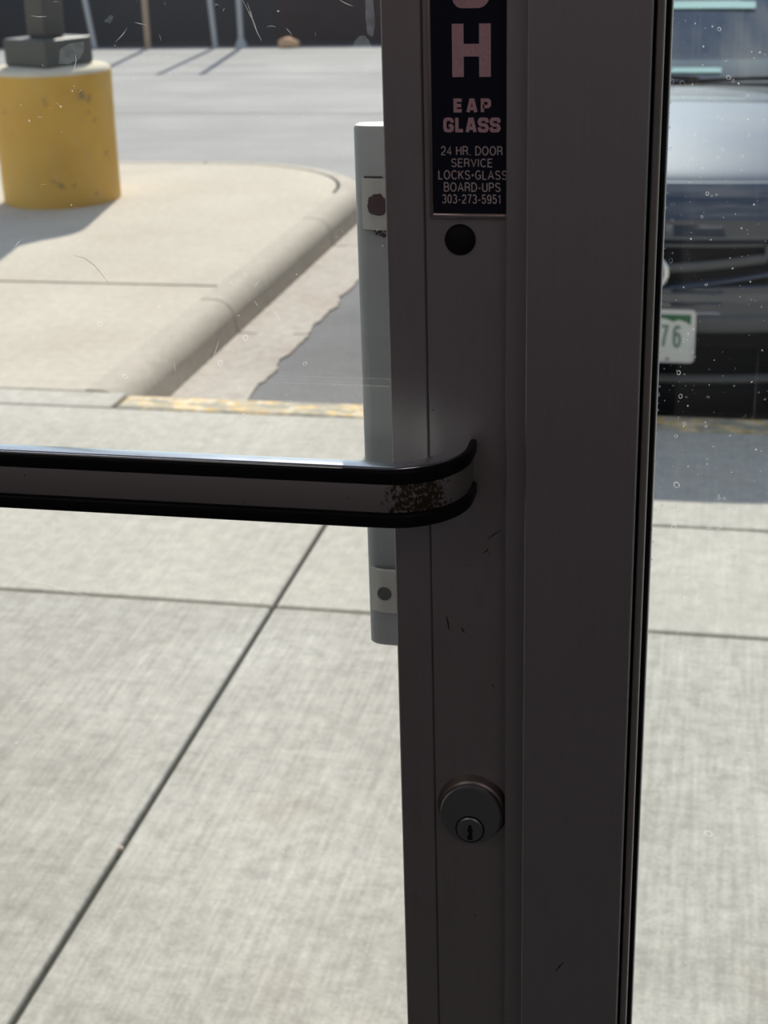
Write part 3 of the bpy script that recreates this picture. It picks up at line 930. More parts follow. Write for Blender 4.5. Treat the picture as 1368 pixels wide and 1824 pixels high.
for k in range(170):
    x = rng.uniform(-0.345, -0.14)
    z = rng.uniform(0.95, 1.46)
    a = rng.uniform(0, math.pi)
    l = rng.uniform(0.0002, 0.0016)
    strip(bm, [(x - l * math.cos(a), GY, z - l * math.sin(a)), (x, GY, z + 0.1 * l), (x + l * math.cos(a), GY, z + l * math.sin(a))], rng.uniform(0.00005, 0.00012))
o = obj('scratches', bm, M['scratch'], door)
tag(o, kind='stuff')
bm = bmesh.new()
for line in MK['hair']:
    strip(bm, [(x, GY, z) for x, z in line], 0.00009)
obj('hair', bm, M['steel'], door)


def rings(bm, lst, y, rng):
    for x, z, r in lst:
        seg = 14
        ph_ = rng.uniform(0, 6)
        o_, i_ = [], []
        for k in range(seg):
            a = 2 * math.pi * k / seg
            q = r * (1 + 0.12 * math.sin(2 * a + ph_))
            o_.append(bm.verts.new((x + q * math.cos(a), y, z + q * math.sin(a))))
            i_.append(bm.verts.new((x + q * 0.68 * math.cos(a), y, z + q * 0.68 * math.sin(a))))
        for k in range(seg):
            j = (k + 1) % seg
            bm.faces.new((o_[k], o_[j], i_[j], i_[k]))


def dots(bm, n, x0, x1, z0, z1, y, rng, r0, r1, bias=1.0):
    for k in range(n):
        x = x0 + (x1 - x0) * rng.random() ** bias
        z = rng.uniform(z0, z1)
        r = r0 + (r1 - r0) * rng.random() ** 3
        bm.faces.new([bm.verts.new((x + r * math.cos(a), y, z + r * 1.15 * math.sin(a))) for a in [math.pi / 3 * q for q in range(6)]])


bm = bmesh.new()
rings(bm, MK['lrings'], GY, rng)
dots(bm, 90, -0.345, -0.14, 0.95, 1.46, GY, rng, 0.00012, 0.0005)
o = obj('water_marks', bm, M['drop'], door)
tag(o, kind='stuff')
for k in ('smear1', 'smear2', 'smear3', 'smear4', 'smear5'):
    bm = bmesh.new()
    bm.faces.new([bm.verts.new((x, GY, z)) for x, z in MK[k]])
    bmesh.ops.triangulate(bm, faces=bm.faces[:])
    obj('smear', bm, M['film'], door)
bm = bmesh.new()
SY = 0.0180
rings(bm, MK['rings'], SY, rng)
rings(bm, [(rng.uniform(-0.019, 0.04), rng.uniform(1.24, 1.46), rng.uniform(0.0002, 0.0006)) for _ in range(45)], SY, rng)
dots(bm, 330, -0.0195, 0.05, 1.24, 1.46, SY, rng, 0.00010, 0.00045, 1.6)
dots(bm, 90, -0.0195, 0.05, 0.95, 1.24, SY, rng, 0.00010, 0.0004, 1.3)
dots(bm, 60, -0.0199, -0.0188, 1.20, 1.46, SY, rng, 0.0002, 0.0009)
o = obj('water_drops', bm, M['drop'], sw)
tag(o, kind='stuff')


# =================================================================== the push sign on the lock stile
sg = empty('push_sign', (-0.1005, -0.001, 1.3698))
tag(sg, 'navy sign plate with pink lettering on the lock stile above the black cap', 'sign')
SX0, SX1, SZ0, SZ1 = -0.1182, -0.0832, 1.3698, 1.5480
bm = bmesh.new()
add_box(bm, SX0 + 0.0019, SX1 - 0.0019, -0.0024, -0.0003, SZ0 + 0.0024, SZ1 - 0.0024, 0.0)
keep(obj('plate', bm, M['navy'], None), sg)
bm = bmesh.new()
add_box(bm, SX0, SX0 + 0.0018, -0.0029, -0.0002, SZ0, SZ1, 0.0006, 2)
add_box(bm, SX1 - 0.0018, SX1, -0.0029, -0.0002, SZ0, SZ1, 0.0006, 2)
add_box(bm, SX0 + 0.0012, SX1 - 0.0012, -0.0030, -0.0002, SZ0, SZ0 + 0.0023, 0.0007, 2)
add_box(bm, SX0 + 0.0012, SX1 - 0.0012, -0.0030, -0.0002, SZ1 - 0.0023, SZ1, 0.0007, 2)
keep(obj('edge_frame', bm, M['chrome'], None, True, 50), sg)
TY = -0.00242
bm = bmesh.new()
hx0, hx1, hz0, hz1 = -0.1077, -0.0917, 1.4282, 1.4492
add_box(bm, hx0, hx0 + 0.0048, TY - 0.0002, TY, hz0, hz1)
add_box(bm, hx1 - 0.0048, hx1, TY - 0.0002, TY, hz0, hz1)
add_box(bm, hx0 + 0.0048, hx1 - 0.0048, TY - 0.0002, TY, 1.4363, 1.4413)
keep(obj('lettering', bm, M['pink'], None), sg)
BLOCK['S'] = (0.88, [fillet([(0.86, 0.70), (0.86, 1.0), (0.02, 1.0), (0.02, 0.54), (0.86, 0.46), (0.86, 0.0), (0.02, 0.0), (0.02, 0.30)], 0.34, 8)])
for q_, z_ in (('S', 1.4552), ('U', 1.4827), ('P', 1.5102)):
    stroke_text('lettering', q_, hx0, hx1, z_, z_ + 0.0210, TY, M['pink'], sg, 0.23, BLOCK)
stroke_text('lettering', 'EAP', -0.1075, -0.0915, 1.4139, 1.4196, TY, M['pink'], sg, 0.25, BLOCK, 0.70)
stroke_text('lettering', 'GLASS', -0.1119, -0.0876, 1.4058, 1.4119, TY, M['pink'], sg, 0.235, BLOCK, 0.46)
for s, a, b, c0, c1 in (('24 HR. DOOR', -0.1130, -0.0866, 1.3963, 1.4002), ('SERVICE', -0.1087, -0.0909, 1.3914, 1.3951),
                        ('LOCKS*GLASS', -0.1143, -0.0847, 1.3862, 1.3902), ('BOARD-UPS', -0.1120, -0.0875, 1.3811, 1.3851),
                        ('303-273-5951', -0.1128, -0.0873, 1.3761, 1.3801)):
    stroke_text('lettering', s, a, b, c0, c1, TY, M['pale'], sg, 0.13, SANS, 0.2)

# =================================================================== outside ground
walk = empty('sidewalk', (0, 0, 0))
tag(walk, 'broom-finished pale concrete sidewalk in jointed slabs outside the door', kind='structure')
xs = [-6.93, -5.43, -3.93, -2.43, -0.93, 0.57, 2.07, 3.57, 5.07]
ys = [0.13, 2.387, 2.99, 3.735]
G = 0.0055


def slab(x0, x1, y0, y1, mat, parent, top=0.0, name='slab', g=G, bev=0.006):
    bm = bmesh.new()
    add_box(bm, x0 + g, x1 - g, y0 + g, y1 - g, top - 0.09, top, bev, 2)
    return obj(name, bm, mat, parent)


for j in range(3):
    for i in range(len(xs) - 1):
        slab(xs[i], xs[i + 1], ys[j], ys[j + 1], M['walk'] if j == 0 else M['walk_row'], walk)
box('joint_bed', xs[0], xs[-1], 0.13, 3.74, -0.10, -0.012, M['joint'], walk)
# the painted kerb along the sidewalk's outer edge
for i in range(len(xs) - 1):
    a, b = xs[i], xs[i + 1]
    if b <= -1.9:
        continue
    a = max(a, -1.842)
    bm = bmesh.new()
    add_box(bm, a + 0.003, b - 0.003, 3.745, 3.885, -0.2, -0.003, 0.018, 3)
    obj('kerb_stone', bm, M['kerb_yellow'], walk)

lot = box('parking_lot', -1.62, 30, 3.86, 9.4, -0.30, -0.1405, M['lot'])
tag(lot, 'grey asphalt of the parking bay under the car', kind='structure')
road = empty('road', (0, 12, -0.14))
tag(road, 'sunlit worn grey asphalt road beyond the concrete island', kind='structure')
bm = bmesh.new()
add_box(bm, -45, 45, 8.0, 17.35, -0.34, -0.139)
keep(obj('road_surface', bm, M['road'], None), road)
for y0, y1, x0, x1, wob in ((14.43, 14.50, -30, 10, 0.02), (11.60, 11.67, -30, 10, 0.03), (15.25, 15.33, -5.5, -4.6, 0.01), (16.5, 16.56, -30, 10, 0.02)):
    bm = bmesh.new()
    n = int((x1 - x0) / 0.4) + 2
    lo, hi = [], []
    for i in range(n):
        x = x0 + (x1 - x0) * i / (n - 1)
        d = wob * noise.noise(Vector((x * 1.3, y0, 0))) * 2
        lo.append(bm.verts.new((x, y0 + d, -0.1378)))
        hi.append(bm.verts.new((x, y1 + d, -0.1378)))
    for i in range(n - 1):
        bm.faces.new((lo[i], lo[i + 1], hi[i + 1], hi[i]))
    keep(obj('tar_seam', bm, M['seam'], None), road)

# the island with its rounded corner
isl = empty('traffic_island', (-3, 6, 0))
tag(isl, 'beige concrete island with a rounded kerb corner', kind='structure')
KX = -1.845            # outer face line of the kerb
CR = 1.05
ICX, ICY = KX - CR, 7.47
ITOP = ICY + CR


def kpath():
    out = []
    y = 3.905
    while y < ICY:
        out.append(((KX, y), (1.0, 0.0)))
        y += 0.12
    for k in range(0, 25):
        a = math.pi / 2 * k / 24
        n = (math.cos(a), math.sin(a))
        out.append(((ICX + CR * n[0], ICY + CR * n[1]), n))
    x = ICX - 0.3
    while x > -9:
        out.append(((x, ITOP), (0.0, 1.0)))
        x -= 0.3
    return out


KP = kpath()


def cut(path, lo, hi):
    """part of the path between arc lengths lo and hi"""
    out, s = [], 0.0
    prev = None
    for p, n in path:
        if prev is not None:
            s2 = s + math.hypot(p[0] - prev[0][0], p[1] - prev[0][1])
        else:
            s2 = s
        for lim in (lo, hi):
            if prev is not None and s < lim < s2:
                t = (lim - s) / (s2 - s)
                q = (prev[0][0] + (p[0] - prev[0][0]) * t, prev[0][1] + (p[1] - prev[0][1]) * t)
                nn = Vector((prev[1][0] + (n[0] - prev[1][0]) * t, prev[1][1] + (n[1] - prev[1][1]) * t)).normalized()
                out.append((q, (nn.x, nn.y)))
        if lo <= s2 <= hi:
            out.append((p, n))
        s = s2
        prev = (p, n)
    return out


kprof = [(-0.15, -0.2), (-0.15, 0.0), (-0.100, 0.0)]
for k in range(1, 8):
    a = math.pi / 2 * k / 7
    kprof.append((-0.100 + 0.090 * math.sin(a), -0.085 + 0.085 * math.cos(a)))
kprof += [(0.012, -0.2)]
cuts = [0.0, 1.22, 2.86, 4.20, 5.35, 6.9, 8.4, 10.2, 12.5]
for a, b in zip(cuts, cuts[1:]):
    seg = cut(KP, a + 0.006, b - 0.006)
    bm = bmesh.new()
    sweep(bm, kprof, [(p, n, 0.0) for p, n in seg])
    keep(obj('kerb_stone', bm, M['kerb'], None, True, 40), isl)
    # gutter pan at the foot of the kerb, its outer edge ragged against the asphalt
    bm = bmesh.new()
    rin, rout, lin, lout = [], [], [], []
    dense = []
    for (p, n), (q, m_) in zip(seg, seg[1:]):
        for k in range(5):
            t = k / 5
            dense.append(((p[0] + (q[0] - p[0]) * t, p[1] + (q[1] - p[1]) * t), Vector((n[0] + (m_[0] - n[0]) * t, n[1] + (m_[1] - n[1]) * t)).normalized()))
    dense.append((seg[-1][0], Vector(seg[-1][1])))
    for p, n in dense:
        w = 0.285 + 0.03 * noise.noise(Vector((p[0] * 6, p[1] * 6, 0))) + 0.012 * noise.noise(Vector((p[0] * 25, p[1] * 25, 0)))
        rin.append(bm.verts.new((p[0] + n[0] * 0.002, p[1] + n[1] * 0.002, -0.136)))
        rout.append(bm.verts.new((p[0] + n[0] * w, p[1] + n[1] * w, -0.1335)))
        lout.append(bm.verts.new((p[0] + n[0] * w, p[1] + n[1] * w, -0.2)))
        lin.append(bm.verts.new((p[0] + n[0] * 0.002, p[1] + n[1] * 0.002, -0.2)))
    for i in range(len(dense) - 1):
        bm.faces.new((rin[i], rin[i + 1], rout[i + 1], rout[i]))
        bm.faces.new((rout[i], rout[i + 1], lout[i + 1], lout[i]))
    bmesh.ops.recalc_face_normals(bm, faces=bm.faces[:])
    keep(obj('gutter_pan', bm, M['pan'], None), isl)

# island slabs
IX1 = KX - 0.1502


def island_slab(poly):
    bm = bmesh.new()
    lo = [bm.verts.new((x, y, -0.09)) for x, y in poly]
    hi = [bm.verts.new((x, y, 0.0)) for x, y in poly]
    n = len(poly)
    bm.faces.new(hi)
    for i in range(n):
        j = (i + 1) % n
        bm.faces.new((lo[i], lo[j], hi[j], hi[i]))
    bmesh.ops.recalc_face_normals(bm, faces=bm.faces[:])
    keep(obj('slab', bm, M['island'], None), isl)


JG = 0.013
island_slab([(-9, 3.90), (IX1, 3.90), (IX1, 5.345 - JG), (-9, 5.345 - JG)])
arc = []
ri = CR - 0.158 - 0.012
for k in range(0, 19):
    a = math.pi / 2 * k / 18
    arc.append((ICX + ri * math.cos(a), ICY + ri * math.sin(a)))
island_slab([(-9, 5.345 + JG), (IX1, 5.345 + JG), (IX1, ICY - 0.04)] + arc + [(-9, ICY + ri)])
bm = bmesh.new()
add_box(bm, -9, KX - 0.10, 3.74, ICY, -0.2, -0.010)
add_box(bm, -9, ICX + 0.2, ICY, ITOP - 0.1, -0.2, -0.010)
lathe(bm, [(CR - 0.1, -0.2), (CR - 0.1, -0.010)], 'Z', 48, (ICX, ICY, 0))
keep(obj('joint_bed', bm, M['joint'], None), isl)
# the concrete strip between island and sidewalk at the far left
for i in range(3):
    a, b = xs[i], xs[i + 1]
    slab(a, b, 3.735, 3.897, M['walk_row'], walk)
slab(-2.43, -1.842, 3.735, 3.897, M['walk_row'], walk)

# far side of the road
shade_ground = box('far_ground', -45, 45, 17.36, 22, -0.34, -0.125, M['shade_ground'])
tag(shade_ground, 'ground strip coloured dark as shade behind the far posts', kind='structure')
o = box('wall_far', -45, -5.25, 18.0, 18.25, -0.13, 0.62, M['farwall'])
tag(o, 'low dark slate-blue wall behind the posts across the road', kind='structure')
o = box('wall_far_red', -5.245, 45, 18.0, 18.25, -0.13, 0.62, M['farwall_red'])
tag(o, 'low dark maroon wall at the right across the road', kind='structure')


def post(x, y, r, hgt, mat, label, lean=0.0, foot=False):
    e = empty('fence_post', (x, y, -0.139))
    tag(e, label, 'post', 'posts across the road')
    bm = bmesh.new()
    lathe(bm, [(r, 0.0), (r, hgt), (r * 0.6, hgt + 0.02)], 'Z', 14)
    if lean:
        for v in bm.verts:
            v.co.x += lean * v.co.z
    obj('shaft', bm, mat, e, True, 40)
    bm = bmesh.new()
    if foot:
        lathe(bm, [(r * 2.3, 0.0), (r * 2.2, 0.02), (r * 1.3, 0.09), (r * 1.15, 0.10)], 'Z', 14)
    else:
        lathe(bm, [(r * 1.25, 0.0), (r * 1.25, 0.012)], 'Z', 14)
    obj('foot', bm, mat, e, True, 40)


post(-7.27, 17.25, 0.032, 2.35, M['post'], 'leaning grey post across the road beside the light pole', -0.13)
post(-6.605, 17.25, 0.036, 2.35, M['post_brown'], 'rusty brown post across the road')
post(-5.775, 17.25, 0.032, 2.35, M['post'], 'thin grey post across the road left of the footed one', -0.06)
post(-5.46, 17.25, 0.034, 2.35, M['post'], 'grey post across the road standing on a flared foot', 0.0, True)


def lump(name, loc, r, mat, sq=(1, 1, 1), seed=1.0):
    bm = bmesh.new()
    bmesh.ops.create_icosphere(bm, subdivisions=3, radius=r)
    for v in bm.verts:
        k = 1 + 0.25 * noise.noise(v.co * (1.6 / r) + Vector((seed, 0, 0)))
        v.co = Vector((v.co.x * k * sq[0], v.co.y * k * sq[1], v.co.z * k * sq[2]))
    o = obj(name, bm, mat, None, True, 60)
    o.location = loc
    return o


tag(lump('rock', (-4.88, 17.2, -0.10), 0.10, M['rock'], (1.3, 1, 0.7)), 'small tan rock at the foot of the maroon wall across the road', 'rock')
tag(lump('pebble', (-0.9315, 1.4229, -0.001), 0.0045, M['pebble'], (1, 1, 0.8), 4), 'tiny pink pebble lying in the sidewalk joint', 'pebble')

# =================================================================== light pole on its yellow base
PX, PY = -3.452, 7.2
lp = empty('light_pole', (PX, PY, 0))
tag(lp, 'dark light pole on a thick yellow concrete base standing on the island', 'light pole')
bm = bmesh.new()
prof = [(0.312, 0.0), (0.313, 0.05), (0.314, 0.35), (0.317, 0.64), (0.317, 0.672)]
lathe(bm, prof, 'Z', 56)
for v in bm.verts:
    a = math.atan2(v.co.y, v.co.x)
    k = 1 + 0.008 * noise.noise(Vector((math.cos(a) * 1.5, math.sin(a) * 1.5, v.co.z * 3)))
    v.co.x *= k
    v.co.y *= k
obj('concrete_base', bm, M['yellow'], lp, True, 45)['label'] = 'yellow painted concrete drum'
bm = bmesh.new()
lathe(bm, [(0.3175, 0.6725), (0.314, 0.684), (0.298, 0.697), (0.26, 0.704), (0.20, 0.7075)], 'Z', 56)
obj('base_top', bm, M['cap_conc'], lp, True, 50)
rot = Matrix.Rotation(math.radians(-25), 4, 'Z')


def rbox(name, s, z0, z1, mat, bev, off=(0, 0)):
    bm = bmesh.new()
    add_box(bm, -s / 2, s / 2, -s / 2, s / 2, z0, z1, bev, 2)
    bmesh.ops.transform(bm, matrix=Matrix.Translation((off[0], off[1], 0)) @ rot, verts=bm.verts)
    return obj(name, bm, mat, lp)


rbox('base_cover', 0.325, 0.708, 0.845, M['cover'], 0.012, (0.015, -0.03))
rbox('pole', 0.140, 0.846, 6.4, M['pole'], 0.012)
bm = bmesh.new()
add_box(bm, -0.2, 0.2, -0.45, 0.45, 6.38, 6.52, 0.03)
bmesh.ops.transform(bm, matrix=Matrix.Translation((0, -0.2, 0.03)) @ rot, verts=bm.verts)
obj('lamp_head', bm, M['pole'], lp)

# =================================================================== the parked car
CX = -0.187
HW = 0.86
AZ = -0.14            # asphalt level
car = empty('car', (CX, 6.0, AZ))
tag(car, 'dark blue sedan parked nose-in at the sidewalk behind the sidelight', 'car')


def car_paint():
    m, nt, b = new_mat('dark_blue_car_paint')
    f = pos_noise(nt, s=900, detail=1, obj=True)
    c = mix(nt, f, (0.012, 0.022, 0.042), (0.022, 0.036, 0.064))
    nt.links.new(c, b.inputs['Base Color'])
    b.inputs['Metallic'].default_value = 0.0
    b.inputs['Roughness'].default_value = 0.5
    b.inputs['Coat Weight'].default_value = 1.0
    b.inputs['Coat Roughness'].default_value = 0.012
    b.inputs['Coat IOR'].default_value = 1.88
    b.inputs['Coat Tint'].default_value = (0.86, 0.95, 1.0, 1)
    b.inputs['Specular IOR Level'].default_value = 0.2
    return m


M['car'] = car_paint()
M['car_black'] = plain('car_black_plastic', (0.004, 0.005, 0.008), 0.8, var=0.2, spec=0.1)
M['car_grey'] = plain('car_grey_trim', (0.09, 0.095, 0.10), 0.5, var=0.15)
M['car_chrome'] = plain('car_chrome', (0.72, 0.72, 0.75), 0.16, 1.0, var=0.03)
M['tyre'] = plain('tyre_rubber', (0.015, 0.015, 0.015), 0.85)
M['wheel'] = plain('alloy_wheel', (0.4, 0.4, 0.42), 0.35, 0.8)
M['lens'] = plain('headlight_lens', (0.55, 0.58, 0.6), 0.08, 0.3, coat=1.0)
M['tail'] = plain('red_tail_lens', (0.4, 0.02, 0.02), 0.15, coat=1.0)
M['dash'] = plain('dashboard_plastic', (0.05, 0.055, 0.06), 0.7)
M['aqua_strip'] = plain('pale_aqua_strip', (0.55, 0.85, 0.78), 0.8)
M['plate_white'] = plain('plate_white', (0.72, 0.74, 0.70), 0.45, var=0.04)
M['plate_green'] = plain('plate_green', (0.03, 0.14, 0.06), 0.5, var=0.1)
M['plate_digit'] = plain('plate_digit_green', (0.16, 0.25, 0.21), 0.5, var=0.1)
M['plate_frame'] = plain('plate_frame_metal', (0.62, 0.62, 0.66), 0.3, 0.6)
M['windscreen'] = pane_mat('windscreen_glass', (0.55, 0.66, 0.68), 0.03, 0.0, 3.0)


def plan(t):
    """how far the nose falls back towards the car's sides, t = -1..1"""
    return 0.30 * abs(t) ** 2.6


NX = 33


def loft(name, prof, mat, parent, t0=-1.0, t1=1.0, nx=NX, side_in=0.0, fall=1.0, crown=0.0, thick=0.0, smooth=True):
    """prof: (y, z) from the middle section; swept across the car's width"""
    bm = bmesh.new()
    rows = []
    for i in range(nx):
        t = t0 + (t1 - t0) * i / (nx - 1)
        row = []
        for (y, z) in prof:
            kx = 1.0 - side_in * max(0.0, z - 0.75)
            row.append(bm.verts.new((CX + t * HW * kx, y + plan(t) * fall, z - crown * t * t)))
        rows.append(row)
    for a, b in zip(rows, rows[1:]):
        for j in range(len(prof) - 1):
            bm.faces.new((a[j], b[j], b[j + 1], a[j + 1]))
    bmesh.ops.recalc_face_normals(bm, faces=bm.faces[:])
    o = obj(name, bm, mat, None, smooth, 50)
    if thick:
        md = o.modifiers.new('thick', 'SOLIDIFY')
        md.thickness = thick
        md.offset = -1
    return keep(o, parent)


def arcpts(pts, n=6):
    """Catmull-Rom through the given points"""
    out = []
    P_ = [pts[0]] + list(pts) + [pts[-1]]
    for i in range(1, len(P_) - 2):
        p0, p1, p2, p3 = P_[i - 1:i + 3]
        for k in range(n):
            t = k / n
            out.append(tuple(0.5 * ((2 * p1[d]) + (-p0[d] + p2[d]) * t + (2 * p0[d] - 5 * p1[d] + 4 * p2[d] - p3[d]) * t * t + (-p0[d] + 3 * p1[d] - 3 * p2[d] + p3[d]) * t ** 3) for d in (0, 1)))
    out.append(tuple(pts[-1]))
    return out


# front end, from the lip up
loft('front_lip', arcpts([(3.98, -0.02), (3.93, 0.02), (3.905, 0.06), (3.91, 0.095)]), M['car_black'], car, thick=0.01)
loft('lip_trim', arcpts([(3.905, 0.098), (3.890, 0.106), (3.905, 0.116)]), M['car_grey'], car, thick=0.006)
loft('lower_intake', [(3.915, 0.116), (3.96, 0.13), (3.96, 0.24), (3.915, 0.258)], M['car_black'], car, thick=0.005, smooth=False)
loft('bumper', arcpts([(3.905, 0.258), (3.880, 0.268), (3.872, 0.300), (3.876, 0.322), (3.884, 0.345), (3.886, 0.385), (3.90, 0.395)]), M['car'], car, thick=0.01)
loft('bumper_rub_strip', arcpts([(3.880, 0.264), (3.860, 0.270), (3.858, 0.300), (3.876, 0.318)]), M['car_grey'], car, thick=0.006)


def ledge(name, zf, w, mat, y0, t0=-1, t1=1, hgt=0.012):
    """a raised crease across the nose whose height follows zf(t)"""
    bm = bmesh.new()
    rows = []
    n = 40
    for i in range(n):
        t = t0 + (t1 - t0) * i / (n - 1)
        z = zf(t)
        y = y0 + plan(t)
        x = CX + t * HW
        rows.append([bm.verts.new(p) for p in ((x, y + 0.02, z - hgt), (x, y, z - hgt * 0.6), (x, y + 0.004, z), (x, y + w, z + hgt * 0.7))])
    for a, b in zip(rows, rows[1:]):
        for j in range(3):
            bm.faces.new((a[j], b[j], b[j + 1], a[j + 1]))
    bmesh.ops.recalc_face_normals(bm, faces=bm.faces[:])
    return keep(obj(name, bm, mat, None, True, 50), car)


ledge('bumper_crease', lambda t: 0.392 + 0.045 * min(1, abs(t) / 0.42) ** 1.3, 0.028, M['car'], 3.866)
loft('upper_bumper', arcpts([(3.895, 0.385), (3.893, 0.41), (3.892, 0.45), (3.893, 0.532)]), M['car_black'], car, thick=0.005)
# grille: dark opening between two bars with slats
gr = empty('grille', (CX, 3.88, 0.47))
keep(gr, car)


def cross_bar(name, zf, r, t0, t1, mat, parent, y0):
    bm = bmesh.new()
    rows = []
    n = 28
    for i in range(n):
        t = t0 + (t1 - t0) * i / (n - 1)
        c = Vector((CX + t * HW, y0 + plan(t), zf(t)))
        rows.append([bm.verts.new(c + Vector((0, math.cos(a) * r * 0.7, math.sin(a) * r))) for a in [2 * math.pi * k / 8 for k in range(8)]])
    for a, b in zip(rows, rows[1:]):
        for j in range(8):
            q = (j + 1) % 8
            bm.faces.new((a[j], b[j], b[q], a[q]))
    bm.faces.new(rows[0])
    bm.faces.new(rows[-1][::-1])
    bmesh.ops.recalc_face_normals(bm, faces=bm.faces[:])
    return keep(obj(name, bm, mat, None, True, 50), parent)


lowz = lambda t: 0.452 + 0.030 * min(1.0, abs(t) / 0.40) ** 1.6
cross_bar('grille_bar', lambda t: 0.517, 0.005, -0.40, 0.40, M['car_grey'], gr, 3.884)
cross_bar('grille_bar', lambda t: lowz(t) - 0.003, 0.014, -0.41, 0.41, M['car_grey'], gr, 3.876)
for s in (-1, 1):
    bm = bmesh.new()
    add_box(bm, CX + s * 0.352 - 0.008, CX + s * 0.352 + 0.008, 3.892, 3.912, 0.476, 0.520, 0.006, 2)
    keep(obj('grille_end', bm, M['car_grey'], None), gr)
# nose above the grille and hood
NOSE = arcpts([(3.893, 0.536), (3.888, 0.545), (3.900, 0.590), (3.935, 0.640), (3.985, 0.678)])
loft('nose', NOSE, M['car'], car, crown=0.02, thick=0.01)
HOOD = arcpts([(3.988, 0.679), (4.05, 0.705), (4.20, 0.742), (4.40, 0.784), (4.60, 0.815), (4.78, 0.838), (4.90, 0.852)])
loft('hood', HOOD, M['car'], car, crown=0.05, side_in=0.2, thick=0.012)
loft('cowl', [(4.905, 0.840), (4.95, 0.832), (4.99, 0.842), (5.01, 0.852)], M['car_black'], car, crown=0.05, side_in=0.2, thick=0.01, fall=0.9)
# cabin
WS = arcpts([(4.985, 0.853), (5.22, 0.985), (5.48, 1.125), (5.66, 1.205)], 4)
loft('windscreen', WS, M['windscreen'], car, -0.93, 0.93, side_in=0.45, crown=0.03, fall=0.7)
ROOF = arcpts([(5.64, 1.205), (5.85, 1.255), (6.2, 1.285), (6.7, 1.275), (7.1, 1.21)], 4)
loft('roof', ROOF, M['car'], car, -1, 1, side_in=0.45, crown=0.04, fall=0.4, thick=0.012)
RW = arcpts([(7.1, 1.205), (7.4, 1.08), (7.75, 0.93)], 4)
loft('rear_window', RW, M['windscreen'], car, -0.93, 0.93, side_in=0.45, crown=0.03, fall=0.0)
loft('trunk', arcpts([(7.74, 0.93), (8.1, 0.92), (8.36, 0.89), (8.40, 0.80), (8.42, 0.45)], 4), M['car'], car, side_in=0.2, fall=-0.5, thick=0.012)
loft('rear_bumper', arcpts([(8.42, 0.45), (8.46, 0.40), (8.46, 0.2), (8.40, 0.02)], 4), M['car'], car, fall=-0.5, thick=0.012)
box_ = bmesh.new()
add_box(box_, CX - 0.80, CX + 0.80, 4.25, 8.2, -0.02, 0.05)
keep(obj('underbody', box_, M['car_black'], None), car)
box_ = bmesh.new()
add_box(box_, CX - 0.42, CX + 0.42, 3.99, 4.35, 0.0, 0.58)
add_box(box_, CX - 0.70, CX + 0.70, 4.351, 4.9, 0.0, 0.60)
keep(obj('engine_block', box_, M['car_black'], None), car)


